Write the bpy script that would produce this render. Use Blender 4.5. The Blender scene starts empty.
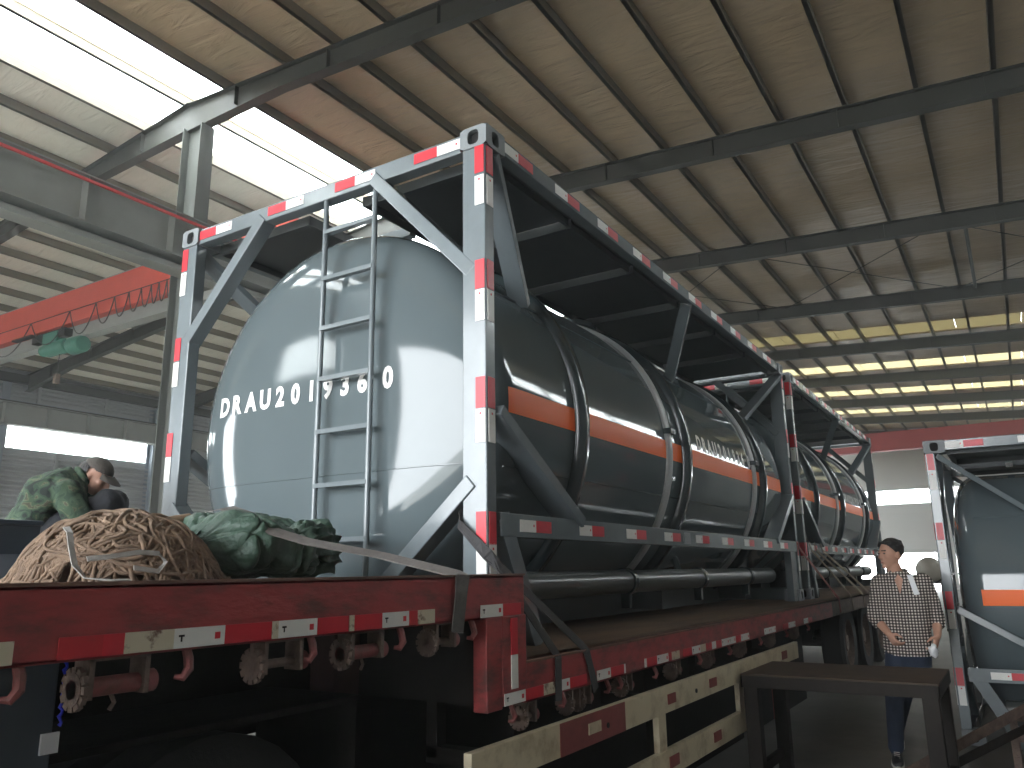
import bpy, bmesh, math, random
from mathutils import Vector, Matrix, noise as mnoise
random.seed(7)
S = bpy.context.scene
COL = S.collection

# ------------------------------------------------------------------ camera
cam_d = bpy.data.cameras.new('camera')
cam_d.sensor_width = 36.0
cam_d.lens = 793.054 / 1024 * 36.0
cam_d.clip_end = 400
cam_o = bpy.data.objects.new('camera', cam_d)
COL.objects.link(cam_o)
Rv = Vector((0.53133363, -0.84703395, -0.01476699))
Uv = Vector((-0.18729613, -0.13445255, 0.97305841))
Fv = Vector((0.82619897, 0.51425286, 0.23008535))
M = Matrix((Rv, Uv, -Fv)).transposed().to_4x4()
M.translation = Vector((-3.02556, -2.01639, 1.47610))
cam_o.matrix_world = M
S.camera = cam_o

# ------------------------------------------------------------------ sky, exposure
w = bpy.data.worlds.new('overcast_sky')
S.world = w
w.use_nodes = True
nt = w.node_tree
bg = nt.nodes['Background']
bg.inputs['Color'].default_value = (0.93, 0.97, 1.0, 1)
bg.inputs['Strength'].default_value = 17.0
S.view_settings.view_transform = 'Standard'
S.view_settings.look = 'None'
S.view_settings.gamma = 1
S.view_settings.use_curve_mapping = False
S.view_settings.exposure = 0.0

def portal(name, loc, direction, sx, sy):
    """daylight portal in a modelled opening (guides sampling, gives no light of its own)"""
    d = bpy.data.lights.new(name, 'AREA')
    d.shape = 'RECTANGLE'; d.size = sx; d.size_y = sy
    d.cycles.is_portal = True
    o = bpy.data.objects.new(name, d)
    COL.objects.link(o)
    o.location = loc
    o.rotation_euler = Vector(direction).to_track_quat('-Z', 'Y').to_euler()
    return o

# ------------------------------------------------------------------ materials
def mat(name, col, rough=0.6, metal=0.0, bump=0.0, bscale=40, var=0.0, vscale=6, col2=None, coat=0.0, spec=0.5, stretch=None, thr=None):
    m = bpy.data.materials.new(name)
    m.use_nodes = True
    n = m.node_tree.nodes; l = m.node_tree.links
    b = n['Principled BSDF']
    b.inputs['Base Color'].default_value = (*col, 1)
    b.inputs['Roughness'].default_value = rough
    b.inputs['Metallic'].default_value = metal
    b.inputs['Coat Weight'].default_value = coat
    b.inputs['Coat Roughness'].default_value = 0.06
    b.inputs['Specular IOR Level'].default_value = spec
    if bump or var or col2:
        tc = n.new('ShaderNodeTexCoord')
        mp = n.new('ShaderNodeMapping')
        l.new(tc.outputs['Object'], mp.inputs['Vector'])
        if stretch: mp.inputs['Scale'].default_value = stretch
        if var or col2:
            t = n.new('ShaderNodeTexNoise'); t.inputs['Scale'].default_value = vscale; t.inputs['Detail'].default_value = 6
            t.inputs['Roughness'].default_value = 0.65
            l.new(mp.outputs[0], t.inputs['Vector'])
            r = n.new('ShaderNodeValToRGB')
            lo, hi = thr if thr else (0.3, 0.7)
            r.color_ramp.elements[0].position = lo; r.color_ramp.elements[1].position = hi
            c2 = col2 if col2 else tuple(c * (1 - var) for c in col)
            r.color_ramp.elements[0].color = (*c2, 1); r.color_ramp.elements[1].color = (*col, 1)
            l.new(t.outputs['Fac'], r.inputs['Fac']); l.new(r.outputs['Color'], b.inputs['Base Color'])
        if bump:
            t2 = n.new('ShaderNodeTexNoise'); t2.inputs['Scale'].default_value = bscale; t2.inputs['Detail'].default_value = 4
            l.new(mp.outputs[0], t2.inputs['Vector'])
            bp = n.new('ShaderNodeBump'); bp.inputs['Strength'].default_value = bump; bp.inputs['Distance'].default_value = 0.02
            l.new(t2.outputs['Fac'], bp.inputs['Height']); l.new(bp.outputs['Normal'], b.inputs['Normal'])
    return m

MT = {}
MT['tank'] = mat('tank_grey_paint', (0.104, 0.130, 0.139), 0.07, 0, 0.004, 2.0, 0.08, 2, coat=0.0)
MT['frame'] = mat('frame_grey_paint', (0.168, 0.198, 0.212), 0.22, 0, 0.03, 25, 0.18, 4, coat=0.25)
MT['frame_dark'] = mat('darker_frame_grey', (0.045, 0.055, 0.06), 0.5, 0, 0.03, 25, 0.2, 4)  # darker grey copy of the frame colour for walkway panels and underframe
MT['cast'] = mat('casting_grey', (0.20, 0.22, 0.23), 0.5, 0, 0.05, 60, 0.15, 8)
MT['ring'] = mat('ring_dark_paint', (0.035, 0.05, 0.055), 0.25, 0, 0.02, 20, coat=0.5)
MT['strap_metal'] = mat('bright_band', (0.42, 0.43, 0.43), 0.35, 0.0, 0.02, 20)
MT['orange'] = mat('orange_stripe', (0.95, 0.16, 0.022), 0.4, 0, spec=0.25)
MT['white_paint'] = mat('white_lettering', (0.80, 0.80, 0.78), 0.5)
MT['hole'] = mat('black_void', (0.008, 0.008, 0.008), 0.9)
MT['tape_red'] = mat('tape_red', (0.62, 0.018, 0.035), 0.35, 0, var=0.15, vscale=15)
MT['tape_white'] = mat('tape_white', (0.78, 0.77, 0.74), 0.4, 0, var=0.08, vscale=18)
MT['tape_old'] = mat('tape_worn_cream', (0.60, 0.53, 0.40), 0.6, 0, col2=(0.15, 0.07, 0.05), vscale=14, thr=(0.36, 0.44))
MT['tape_redold'] = mat('tape_worn_red', (0.50, 0.02, 0.03), 0.5, 0, col2=(0.26, 0.03, 0.03), vscale=9, thr=(0.35, 0.5))
MT['red'] = mat('trailer_red_paint', (0.35, 0.046, 0.046), 0.48, 0, 0.15, 30, col2=(0.13, 0.036, 0.032), vscale=9, thr=(0.34, 0.56), stretch=(.6, 1, 1.6))
MT['rust_edge'] = mat('rusty_edge', (0.22, 0.11, 0.08), 0.75, 0, 0.2, 50, col2=(0.09, 0.05, 0.04), vscale=8)
MT['hook_red'] = mat('hook_faded_red', (0.30, 0.07, 0.07), 0.6, 0, 0.15, 40, col2=(0.13, 0.05, 0.04), vscale=20)
MT['rust'] = mat('rusty_steel', (0.20, 0.14, 0.11), 0.75, 0.0, 0.25, 60, col2=(0.09, 0.06, 0.05), vscale=18)
MT['plywood'] = mat('worn_brown_deck', (0.20, 0.125, 0.075), 0.7, 0, 0.15, 30, col2=(0.10, 0.06, 0.04), vscale=3, stretch=(0.4, 2, 2))
MT['chassis'] = mat('dark_chassis', (0.016, 0.014, 0.013), 0.8, 0, 0.1, 30, var=0.4, vscale=5, spec=0.15)
MT['cream'] = mat('guard_cream_paint', (0.62, 0.54, 0.38), 0.6, 0, 0.08, 40, col2=(0.34, 0.26, 0.16), vscale=7, thr=(0.25, 0.5))
MT['guard_red'] = mat('guard_dull_red', (0.26, 0.055, 0.05), 0.6, 0, 0.05, 40, var=0.3, vscale=10)
MT['leg_paint'] = mat('dark_red_brown_paint', (0.06, 0.025, 0.022), 0.7, 0, 0.1, 40, var=0.4, vscale=6)
MT['tube_dark'] = mat('tube_dark_paint', (0.055, 0.062, 0.060), 0.28, 0, 0.02, 20)
MT['rubber'] = mat('tyre_rubber', (0.018, 0.018, 0.018), 0.85, 0, 0.1, 60)
MT['web'] = mat('dark_webbing', (0.045, 0.043, 0.045), 0.75, 0, 0.3, 300)
MT['web_grey'] = mat('grey_webbing', (0.15, 0.135, 0.125), 0.8, 0, 0.3, 250, var=0.35, vscale=25)
MT['web_brown'] = mat('dusty_brown_webbing', (0.20, 0.155, 0.105), 0.85, 0, 0.3, 200, var=0.3, vscale=12)
MT['web_red'] = mat('faded_red_webbing', (0.24, 0.06, 0.05), 0.85, 0, 0.3, 200, var=0.3, vscale=12)
MT['web_pale'] = mat('pale_grey_webbing', (0.34, 0.33, 0.31), 0.8, 0, 0.25, 250, var=0.25, vscale=20)
MT['rope'] = mat('brown_rope', (0.27, 0.185, 0.125), 0.9, 0, 0.4, 300, col2=(0.12, 0.08, 0.055), vscale=20)
MT['tarp'] = mat('green_tarpaulin', (0.042, 0.088, 0.060), 0.55, 0, 0.7, 22, var=0.35, vscale=9)
MT['steel_dark'] = mat('dark_rolled_steel', (0.022, 0.018, 0.015), 0.6, 0.0, 0.08, 30, col2=(0.012, 0.010, 0.009), vscale=5, spec=0.12)
MT['steel_top'] = mat('brown_steel_plate', (0.070, 0.047, 0.030), 0.6, 0.0, 0.1, 30, col2=(0.036, 0.026, 0.019), vscale=5, spec=0.2)
MT['beam'] = mat('roof_beam_grey', (0.032, 0.033, 0.027), 0.6, 0, 0.03, 30, var=0.15, vscale=3)
MT['purlin'] = mat('purlin_grey', (0.17, 0.145, 0.10), 0.6, 0, 0.03, 30, var=0.15, vscale=3)
MT['girder'] = mat('runway_grey_green', (0.24, 0.25, 0.23), 0.6, 0, 0.03, 20, var=0.15, vscale=2)
MT['crane_red'] = mat('crane_red_paint', (0.56, 0.07, 0.045), 0.5, 0, 0.02, 20, var=0.1, vscale=3)
MT['crane_far'] = mat('far_crane_red', (0.42, 0.05, 0.05), 0.55, 0, var=0.1, vscale=2)
MT['hoist'] = mat('hoist_green', (0.03, 0.17, 0.12), 0.5, 0, var=0.2, vscale=10)
MT['cable'] = mat('black_cable', (0.02, 0.02, 0.02), 0.7)
MT['red_line'] = mat('conductor_red', (0.62, 0.06, 0.07), 0.5)
MT['blue_bin'] = mat('blue_painted_steel', (0.02, 0.035, 0.055), 0.4, 0, var=0.2, vscale=4)
MT['blue_grey'] = mat('blue_grey_sheet', (0.07, 0.09, 0.115), 0.45, 0, var=0.2, vscale=4)
MT['blue_rope'] = mat('bright_blue_cord', (0.02, 0.03, 0.55), 0.6)
MT['paper'] = mat('white_paper', (0.82, 0.83, 0.85), 0.6)
MT['pipe_white'] = mat('white_pipe', (0.55, 0.55, 0.53), 0.5)
MT['card'] = mat('brown_cardboard', (0.28, 0.19, 0.12), 0.85, 0, var=0.2, vscale=20)
MT['silver'] = mat('silver_tank_paint', (0.34, 0.31, 0.26), 0.35, 0.2, var=0.15, vscale=5)

def foil_mat(name, c1, c2):
    m = mat(name, c1, 0.42, 0, 0, 1, col2=c2, vscale=0.7, thr=(0.3, 0.7))
    n = m.node_tree.nodes; l = m.node_tree.links
    b = n['Principled BSDF']
    tc = n.new('ShaderNodeTexCoord'); mp = n.new('ShaderNodeMapping')
    mp.inputs['Scale'].default_value = (2.2, 0.5, 1)
    l.new(tc.outputs['Object'], mp.inputs['Vector'])
    t = n.new('ShaderNodeTexNoise'); t.inputs['Scale'].default_value = 1.6; t.inputs['Detail'].default_value = 7; t.inputs['Distortion'].default_value = 0.8
    l.new(mp.outputs[0], t.inputs['Vector'])
    bp = n.new('ShaderNodeBump'); bp.inputs['Strength'].default_value = 0.8; bp.inputs['Distance'].default_value = 0.09
    l.new(t.outputs['Fac'], bp.inputs['Height']); l.new(bp.outputs['Normal'], b.inputs['Normal'])
    return m
MT['foil'] = foil_mat('insulation_foil', (0.47, 0.355, 0.225), (0.355, 0.27, 0.17))
MT['foil_lit'] = foil_mat('lit_insulation_foil', (0.80, 0.76, 0.66), (0.66, 0.62, 0.53))  # brighter light on the left slope put into a paler foil colour
MT['column'] = mat('column_grey', (0.10, 0.106, 0.096), 0.6, 0, 0.03, 20, var=0.15, vscale=2)
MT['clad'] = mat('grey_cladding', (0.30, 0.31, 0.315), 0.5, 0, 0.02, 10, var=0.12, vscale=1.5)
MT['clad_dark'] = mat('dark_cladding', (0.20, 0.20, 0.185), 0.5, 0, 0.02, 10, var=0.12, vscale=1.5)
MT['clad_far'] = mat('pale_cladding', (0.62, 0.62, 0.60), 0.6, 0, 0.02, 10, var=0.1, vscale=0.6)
MT['clad_blue'] = mat('blue_grey_band', (0.20, 0.235, 0.275), 0.5, 0, var=0.12, vscale=2)
MT['concrete'] = mat('darkened_workshop_floor', (0.12, 0.112, 0.098), 0.55, 0, 0.1, 12, col2=(0.06, 0.056, 0.05), vscale=1.2, thr=(0.3, 0.65))  # shade around the trailer put into this darker floor colour
MT['concrete_bounce'] = mat('bounce_workshop_floor', (0.60, 0.57, 0.50), 0.6, 0, 0.1, 12, var=0.3, vscale=0.8)  # paler floor copy, added to bounce light up to the roof
MT['yard'] = mat('pale_concrete_yard', (0.42, 0.41, 0.38), 0.8, 0, 0.05, 10, var=0.15, vscale=0.4)

def pane_mat(name, tr, col=(0.95, 0.97, 0.96)):
    m = bpy.data.materials.new(name); m.use_nodes = True
    n = m.node_tree.nodes; l = m.node_tree.links
    n.remove(n['Principled BSDF'])
    out = n['Material Output']
    a = n.new('ShaderNodeBsdfTransparent'); a.inputs['Color'].default_value = (*col, 1)
    b = n.new('ShaderNodeBsdfTranslucent'); b.inputs['Color'].default_value = (*col, 1)
    mx = n.new('ShaderNodeMixShader'); mx.inputs[0].default_value = 1 - tr
    l.new(a.outputs[0], mx.inputs[1]); l.new(b.outputs[0], mx.inputs[2]); l.new(mx.outputs[0], out.inputs['Surface'])
    return m
MT['pane'] = pane_mat('clear_daylight_sheet', 0.75)
MT['pane_darker'] = pane_mat('darker_fibreglass_sheet', 0.0, (0.15, 0.135, 0.09))  # darker sheet colour for the nearest cross row
MT['pane_dim'] = pane_mat('aged_fibreglass_sheet', 0.0, (0.30, 0.28, 0.21))

# ------------------------------------------------------------------ mesh builder
class MB:
    def __init__(s): s.v = []; s.f = []; s.mi = []
    def add(s, vs, fs, mi=0):
        o = len(s.v); s.v += [tuple(a) for a in vs]
        for f in fs: s.f.append(tuple(o + i for i in f)); s.mi.append(mi)
        return s
    def hexa(s, p, mi=0):
        return s.add(p, [(0, 3, 2, 1), (4, 5, 6, 7), (0, 1, 5, 4), (1, 2, 6, 5), (2, 3, 7, 6), (3, 0, 4, 7)], mi)
    def box(s, a, b, mi=0):
        x0, y0, z0 = a; x1, y1, z1 = b
        return s.hexa([(x0, y0, z0), (x1, y0, z0), (x1, y1, z0), (x0, y1, z0), (x0, y0, z1), (x1, y0, z1), (x1, y1, z1), (x0, y1, z1)], mi)
    def bar(s, p, q, w, h, up=(0, 0, 1), mi=0):
        p = Vector(p); q = Vector(q); d = (q - p).normalized(); u = Vector(up)
        sd = d.cross(u)
        if sd.length < 1e-6: sd = d.cross(Vector((1, 0, 0)))
        sd.normalize(); u = sd.cross(d).normalized()
        a = sd * w / 2; b = u * h / 2
        return s.hexa([p - a - b, p + a - b, q + a - b, q - a - b, p - a + b, p + a + b, q + a + b, q - a + b], mi)
    def tube(s, pts, r, n=8, mi=0, caps=True, ry=None):
        pts = [Vector(p) for p in pts]
        rs = r if isinstance(r, (list, tuple)) else [r] * len(pts)
        nrm = None; o = len(s.v); vs = []
        for i, p in enumerate(pts):
            t = (pts[min(i + 1, len(pts) - 1)] - pts[max(i - 1, 0)])
            t = t.normalized() if t.length > 1e-9 else Vector((0, 0, 1))
            if nrm is None:
                nrm = t.cross(Vector((0, 0, 1)))
                if nrm.length < 1e-3: nrm = t.cross(Vector((1, 0, 0)))
            nrm = (nrm - t * nrm.dot(t))
            nrm = nrm.normalized() if nrm.length > 1e-6 else t.orthogonal().normalized()
            bn = t.cross(nrm)
            k = ry if ry else 1
            for j in range(n):
                a = 2 * math.pi * j / n
                vs.append(p + nrm * rs[i] * math.cos(a) + bn * rs[i] * k * math.sin(a))
        fs = []
        for i in range(len(pts) - 1):
            for j in range(n):
                fs.append((i * n + j, i * n + (j + 1) % n, (i + 1) * n + (j + 1) % n, (i + 1) * n + j))
        if caps:
            fs.append(tuple(range(n - 1, -1, -1))); fs.append(tuple((len(pts) - 1) * n + j for j in range(n)))
        return s.add(vs, fs, mi)
    def ribbon(s, pts, w, t, side, mi=0):
        """flat strap along pts; side = width direction(s), t thickness"""
        pts = [Vector(p) for p in pts]; vs = []; fs = []
        for i, p in enumerate(pts):
            sd = Vector(side[i] if isinstance(side[0], (list, tuple, Vector)) else side)
            d = (pts[min(i + 1, len(pts) - 1)] - pts[max(i - 1, 0)]).normalized()
            sd = (sd - d * sd.dot(d)).normalized(); nn = sd.cross(d)
            vs += [p - sd * w / 2 - nn * t / 2, p + sd * w / 2 - nn * t / 2, p + sd * w / 2 + nn * t / 2, p - sd * w / 2 + nn * t / 2]
        for i in range(len(pts) - 1):
            for j in range(4): fs.append((4 * i + j, 4 * i + (j + 1) % 4, 4 * i + 4 + (j + 1) % 4, 4 * i + 4 + j))
        fs.append((3, 2, 1, 0)); k = 4 * (len(pts) - 1); fs.append((k, k + 1, k + 2, k + 3))
        return s.add(vs, fs, mi)
    def lathe(s, prof, c, ax, n=32, mi=0, close=True):
        """prof: list of (distance along axis, radius)"""
        ax = Vector(ax).normalized(); c = Vector(c)
        u = ax.orthogonal().normalized(); v = ax.cross(u); vs = []; fs = []
        for (h, r) in prof:
            for j in range(n):
                a = 2 * math.pi * j / n
                vs.append(c + ax * h + (u * math.cos(a) + v * math.sin(a)) * r)
        for i in range(len(prof) - 1):
            for j in range(n): fs.append((i * n + j, i * n + (j + 1) % n, (i + 1) * n + (j + 1) % n, (i + 1) * n + j))
        if close:
            fs.append(tuple(range(n - 1, -1, -1))); fs.append(tuple((len(prof) - 1) * n + j for j in range(n)))
        return s.add(vs, fs, mi)
    def ball(s, c, r, n=12, m=8, mi=0, rot=None):
        rx, ry, rz = r if isinstance(r, (list, tuple)) else (r, r, r)
        vs = []; fs = []; c = Vector(c)
        for i in range(m + 1):
            th = math.pi * i / m
            for j in range(n):
                a = 2 * math.pi * j / n
                p = Vector((rx * math.sin(th) * math.cos(a), ry * math.sin(th) * math.sin(a), rz * math.cos(th)))
                if rot: p = rot @ p
                vs.append(c + p)
        for i in range(m):
            for j in range(n): fs.append((i * n + j, (i + 1) * n + j, (i + 1) * n + (j + 1) % n, i * n + (j + 1) % n))
        return s.add(vs, fs, mi)
    def mesh(s, name, mats, smooth=False):
        me = bpy.data.meshes.new(name)
        me.from_pydata(s.v, [], s.f)
        for m in (mats if isinstance(mats, (list, tuple)) else [mats]): me.materials.append(MT[m] if isinstance(m, str) else m)
        if any(s.mi): me.polygons.foreach_set('material_index', s.mi)
        me.validate()
        bm = bmesh.new(); bm.from_mesh(me); bmesh.ops.recalc_face_normals(bm, faces=bm.faces); bm.to_mesh(me); bm.free()
        if smooth:
            me.polygons.foreach_set('use_smooth', [True] * len(me.polygons))
            if smooth != 'all': me.set_sharp_from_angle(angle=math.radians(smooth if smooth is not True else 40))
        me.update()
        return me

def org(o):
    v = Vector((0, 0, 0))
    while o is not None: v += o.location; o = o.parent
    return v
def obj(name, mb, mats, parent=None, smooth=False, bevel=0, local=False, loc=None):
    """links ONE mesh object; vertices in world space unless local"""
    base = loc if (parent is None and loc is not None) else None
    if parent is not None and not local:
        off = org(parent); mb.v = [(a - off.x, b - off.y, c - off.z) for a, b, c in mb.v]
    elif base is not None:
        mb.v = [(a - base[0], b - base[1], c - base[2]) for a, b, c in mb.v]
    me = mb.mesh(name, mats, smooth)
    o = bpy.data.objects.new(name, me); COL.objects.link(o)
    if parent is not None: o.parent = parent
    if base is not None: o.location = base
    if bevel:
        bv = o.modifiers.new('edge', 'BEVEL'); bv.width = bevel; bv.segments = 2; bv.limit_method = 'ANGLE'
    return o
def tag(o, label=None, cat=None, group=None, kind=None):
    if label: o['label'] = label
    if cat: o['category'] = cat
    if group: o['group'] = group
    if kind: o['kind'] = kind
    return o
def thing(name, label, cat, loc=(0, 0, 0), rz=0, group=None):
    o = bpy.data.objects.new(name, None); COL.objects.link(o)
    o.location = loc; o.rotation_euler = (0, 0, rz); o.empty_display_size = 0.2
    return tag(o, label, cat, group)
def inst(name, me, parent, loc, rot=(0, 0, 0), label=None):
    o = bpy.data.objects.new(name, me); COL.objects.link(o); o.parent = parent
    o.location = loc; o.rotation_euler = rot
    if label: o['label'] = label
    return o
def copy_tree(o, parent=None):
    c = o.copy(); COL.objects.link(c); c.parent = parent
    for ch in list(KIDS.get(o.name, [])): copy_tree(ch, c)
    return c
KIDS = {}
def index_kids():
    KIDS.clear()
    for o in S.objects:
        if o.parent: KIDS.setdefault(o.parent.name, []).append(o)
def struct(o):
    o['kind'] = 'structure'; return o
# ------------------------------------------------------------------ the building
RIDGE = 10.75
def zR(y): return 10.0 + 0.065 * y
def zL(y): return zR(RIDGE) - 0.105 * (y - RIDGE)
def zroof(y): return zR(y) if y <= RIDGE else zL(y)
X0, X1, YR, YL = -11.0, 54.0, -9.0, 28.0

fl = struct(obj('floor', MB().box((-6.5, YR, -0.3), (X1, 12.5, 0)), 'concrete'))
fl2 = struct(obj('floor', MB().box((X0, 12.5, -0.3), (X1, YL, 0)).box((X0, YR, -.3), (-6.5, 12.5, 0)), 'concrete_bounce'))
yard = struct(obj('ground', MB().box((-120, -120, -0.6), (180, 140, -0.31)), 'yard'))
tag(yard, 'pale concrete yard outside the workshop')

SKY = [(X0, X1, 9.55, 10.70, 'pane'), (X0, X1, 10.80, 12.0, 'pane')]
for k in range(4, 8):
    xr = 5.5 + 6 * k
    SKY.append((xr - 1.5, xr + 0.1, YR + 1.8, 9.0, 'pane_dim' if k > 4 else 'pane_darker'))
def grid_cells(us, vs, holes):
    us = sorted(set(us)); vs = sorted(set(vs)); out = []
    for a, b in zip(us, us[1:]):
        for c, d in zip(vs, vs[1:]):
            cu, cv = (a + b) / 2, (c + d) / 2
            if not any(h[0] < cu < h[1] and h[2] < cv < h[3] for h in holes): out.append((a, b, c, d))
    return out
us = [X0, X1] + [s[0] for s in SKY] + [s[1] for s in SKY]
vs = [YR - 0.3, RIDGE, YL + 0.3] + [s[2] for s in SKY] + [s[3] for s in SKY]
mb = MB()
for a, b, c, d in grid_cells(us, vs, SKY):
    if d <= RIDGE + 1e-6: z = zR
    else: z = zL
    mb.hexa([(a, c, z(c)), (b, c, z(c)), (b, d, z(d)), (a, d, z(d)), (a, c, z(c) + .12), (b, c, z(c) + .12), (b, d, z(d) + .12), (a, d, z(d) + .12)], 0 if z is zR else 1)
ceil = struct(obj('ceiling', mb, ['foil', 'foil_lit']))
# daylight panes, one per bay
def pane(a, b, c, d, m):
    z = zR if d <= RIDGE else zL
    return obj('skylight_pane', MB().hexa([(a, c, z(c) + .05), (b, c, z(c) + .05), (b, d, z(d) + .05), (a, d, z(d) + .05), (a, c, z(c) + .07), (b, c, z(c) + .07), (b, d, z(d) + .07), (a, d, z(d) + .07)]), m, ceil)
RAF = [5.5 + 6 * k for k in range(-2, 9)]
for (a, b, c, d, m) in SKY:
    if m == 'pane' :
        e = [X0] + RAF[0:] ; e = [x for x in e if a - .1 < x < X1] + [X1]
        for p, q in zip(e, e[1:]): pane(p, q, c, d, m)
    else:
        n = 8; st = (d - c) / n
        for i in range(n): pane(a, b, c + i * st, c + (i + 1) * st - .01, m)
# purlins
PUR = [5.53 + 1.18 * k for k in range(-12, 3)] + [9.52, 10.75, 12.03] + [12.03 + 1.18 * k for k in range(1, 14)]
for y in PUR:
    z = zroof(y)
    m = MB().box((X0, y - .035, z - .20), (X1, y + .035, z - .005)).box((X0, y - .045, z - .20), (X1, y + .035, z - .185))
    obj('purlin', m, 'purlin', ceil)
# rafters: welded I-beams with a deeper haunch at the middle column
def rafter_side(x, ys, zt, dep):
    m = MB()
    for i in range(len(ys) - 1):
        ya, yb = ys[i], ys[i + 1]
        ta, tb = zt(ya) - .2, zt(yb) - .2
        ba, bb = ta - dep[i], tb - dep[i + 1]
        def slab(hw, a0, b0, a1, b1):
            m.hexa([(x - hw, ya, a0), (x + hw, ya, a0), (x + hw, yb, b0), (x - hw, yb, b0), (x - hw, ya, a1), (x + hw, ya, a1), (x + hw, yb, b1), (x - hw, yb, b1)])
        slab(.006, ba, bb, ta, tb); slab(.10, ba, bb, ba + .018, bb + .018); slab(.10, ta - .018, tb - .018, ta, tb)
    for y in [ys[0] + 1.5 + 2.36 * k for k in range(int(abs(ys[-1] - ys[0]) / 2.36))]:
        zt_ = zt(y) - .2
        m.box((x - .09, y - .006, zt_ - .40), (x + .09, y + .006, zt_ - .02))
    return m
for x in RAF:
    obj('rafter', rafter_side(x, [YR + .2, -6.5, 8.0, RIDGE - .15], zR, [.62, .42, .42, .62]), 'beam', ceil)
    obj('rafter', rafter_side(x, [RIDGE - .15, 13.5, 25, YL - .2], zL, [.62, .42, .42, .62]), 'beam', ceil)
    y0, y1 = 10.05, 10.60
    m = MB().box((x - .006, y0, 0), (x + .006, y1, zR(y0) - .75)).box((x - .15, y0, 0), (x + .15, y0 + .016, zR(y0) - .78)).box((x - .15, y1 - .016, 0), (x + .15, y1, zR(y0) - .74))
    m.box((x - .16, 9.35, 6.55), (x + .16, y0, 6.85))
    tag(struct(obj('column', m, 'column')), 'grey steel H column under the roof ridge')
# rods between the roof beams
m = MB()
for yy in (-6.5, -1.5, 3.5):
    for (xa, xb) in ((17.7, 23.3),):
        for (p, q) in ((yy, yy + 5), (yy + 5, yy)):
            m.tube([(xa, p, zR(p) - .33), (xb, q, zR(q) - .33)], .012, 5)
obj('bracing_rod', m, 'beam', ceil)
obj('strut_tube', MB().tube([(17.6, -1.95, zR(-2) - .33), (23.4, -1.95, zR(-2) - .33)], .045, 8), 'beam', ceil)

# walls with openings
def wall(name, axis, pos, thick, u0, u1, z0, z1, holes, m, top=None):
    us = [u0, u1] + [h[0] for h in holes] + [h[1] for h in holes]
    zs = [z0, z1] + [h[2] for h in holes] + [h[3] for h in holes]
    b = MB()
    for a, c, d, e in grid_cells(us, zs, holes):
        if axis == 'y': b.box((a, min(pos, pos + thick), d), (c, max(pos, pos + thick), e))
        else: b.box((min(pos, pos + thick), a, d), (max(pos, pos + thick), c, e))
    return struct(obj(name, b, m))
HL = [(11.05, 16.72, 6.0, 7.08)] + [(a, a + 5, 6.0, 7.08) for a in (23.5, 29.5, 35.5)] + [(42, 53, 0, 6.5)] + [(-10.5, -7.5, 6.0, 7.08), (-7, -1, 6.0, 7.08), (0, 4.5, 6.0, 7.08)]  # the tall far gate is unseen, added to brighten the back wall
wl = wall('wall_left', 'y', YL, .2, X0, X1, 0, zL(YL) + .1, HL, 'clad')
HR = [(a + .15, a + 5.85, 7.85, 9.15) for a in (5.5, 11.5, 17.5, 23.5, 29.5, 35.5)] + [(a + 1.2, a + 4.6, 1.6, 2.1) for a in (11.5, 17.5, 23.5)]
wr = wall('wall_right', 'y', YR, -.2, X0, X1, 0, zR(YR) + .1, HR, 'clad_dark')
HF = [(-1.5, 8.8, 0, 7.2), (20.5, 27.5, 0, 7.4), (12, 15, 6.7, 8.2)]  # the gate in the left bay is unseen, added to brighten that bay
wf = wall('wall_front', 'x', X0, -.2, YR - .2, YL + .2, 0, 10.95, HF, 'clad')
HB = [(2.2, 9.0, 5.3, 6.3), (-7.5, 1.4, 5.3, 6.3), (2.4, 9.0, 0, 2.25), (14, 26, 5.3, 6.3)]
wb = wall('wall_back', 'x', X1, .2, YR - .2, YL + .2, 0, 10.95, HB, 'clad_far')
def windows(holes, axis, pos, n, first):
    k = first
    for h in holes:
        if h[2] <= 0: continue
        fr = MB()
        def bx(u0, u1, z0, z1, t0=-.06, t1=.06):
            if axis == 'y': fr.box((u0, pos + t0, z0), (u1, pos + t1, z1))
            else: fr.box((pos + t0, u0, z0), (pos + t1, u1, z1))
        bx(h[0], h[1], h[2], h[2] + .05); bx(h[0], h[1], h[3] - .05, h[3]); bx(h[0], h[0] + .05, h[2], h[3]); bx(h[1] - .05, h[1], h[2], h[3])
        o = struct(obj('window_%d' % k, fr, 'clad')); k += 1
        st = (h[1] - h[0]) / n
        for i in range(n):
            b = MB(); u0, u1 = h[0] + i * st, h[0] + (i + 1) * st
            if axis == 'y': b.box((u0, pos - .005, h[2]), (u1, pos + .005, h[3]))
            else: b.box((pos - .005, u0, h[2]), (pos + .005, u1, h[3]))
            obj('pane', b, 'pane', o)
    return k
k = windows(HL, 'y', YL + .1, 3, 1)
k = windows(HR, 'y', YR - .1, 3, k)
k = windows(HF, 'x', X0 - .1, 5, k)
k = windows(HB, 'x', X1 + .1, 4, k)
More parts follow.
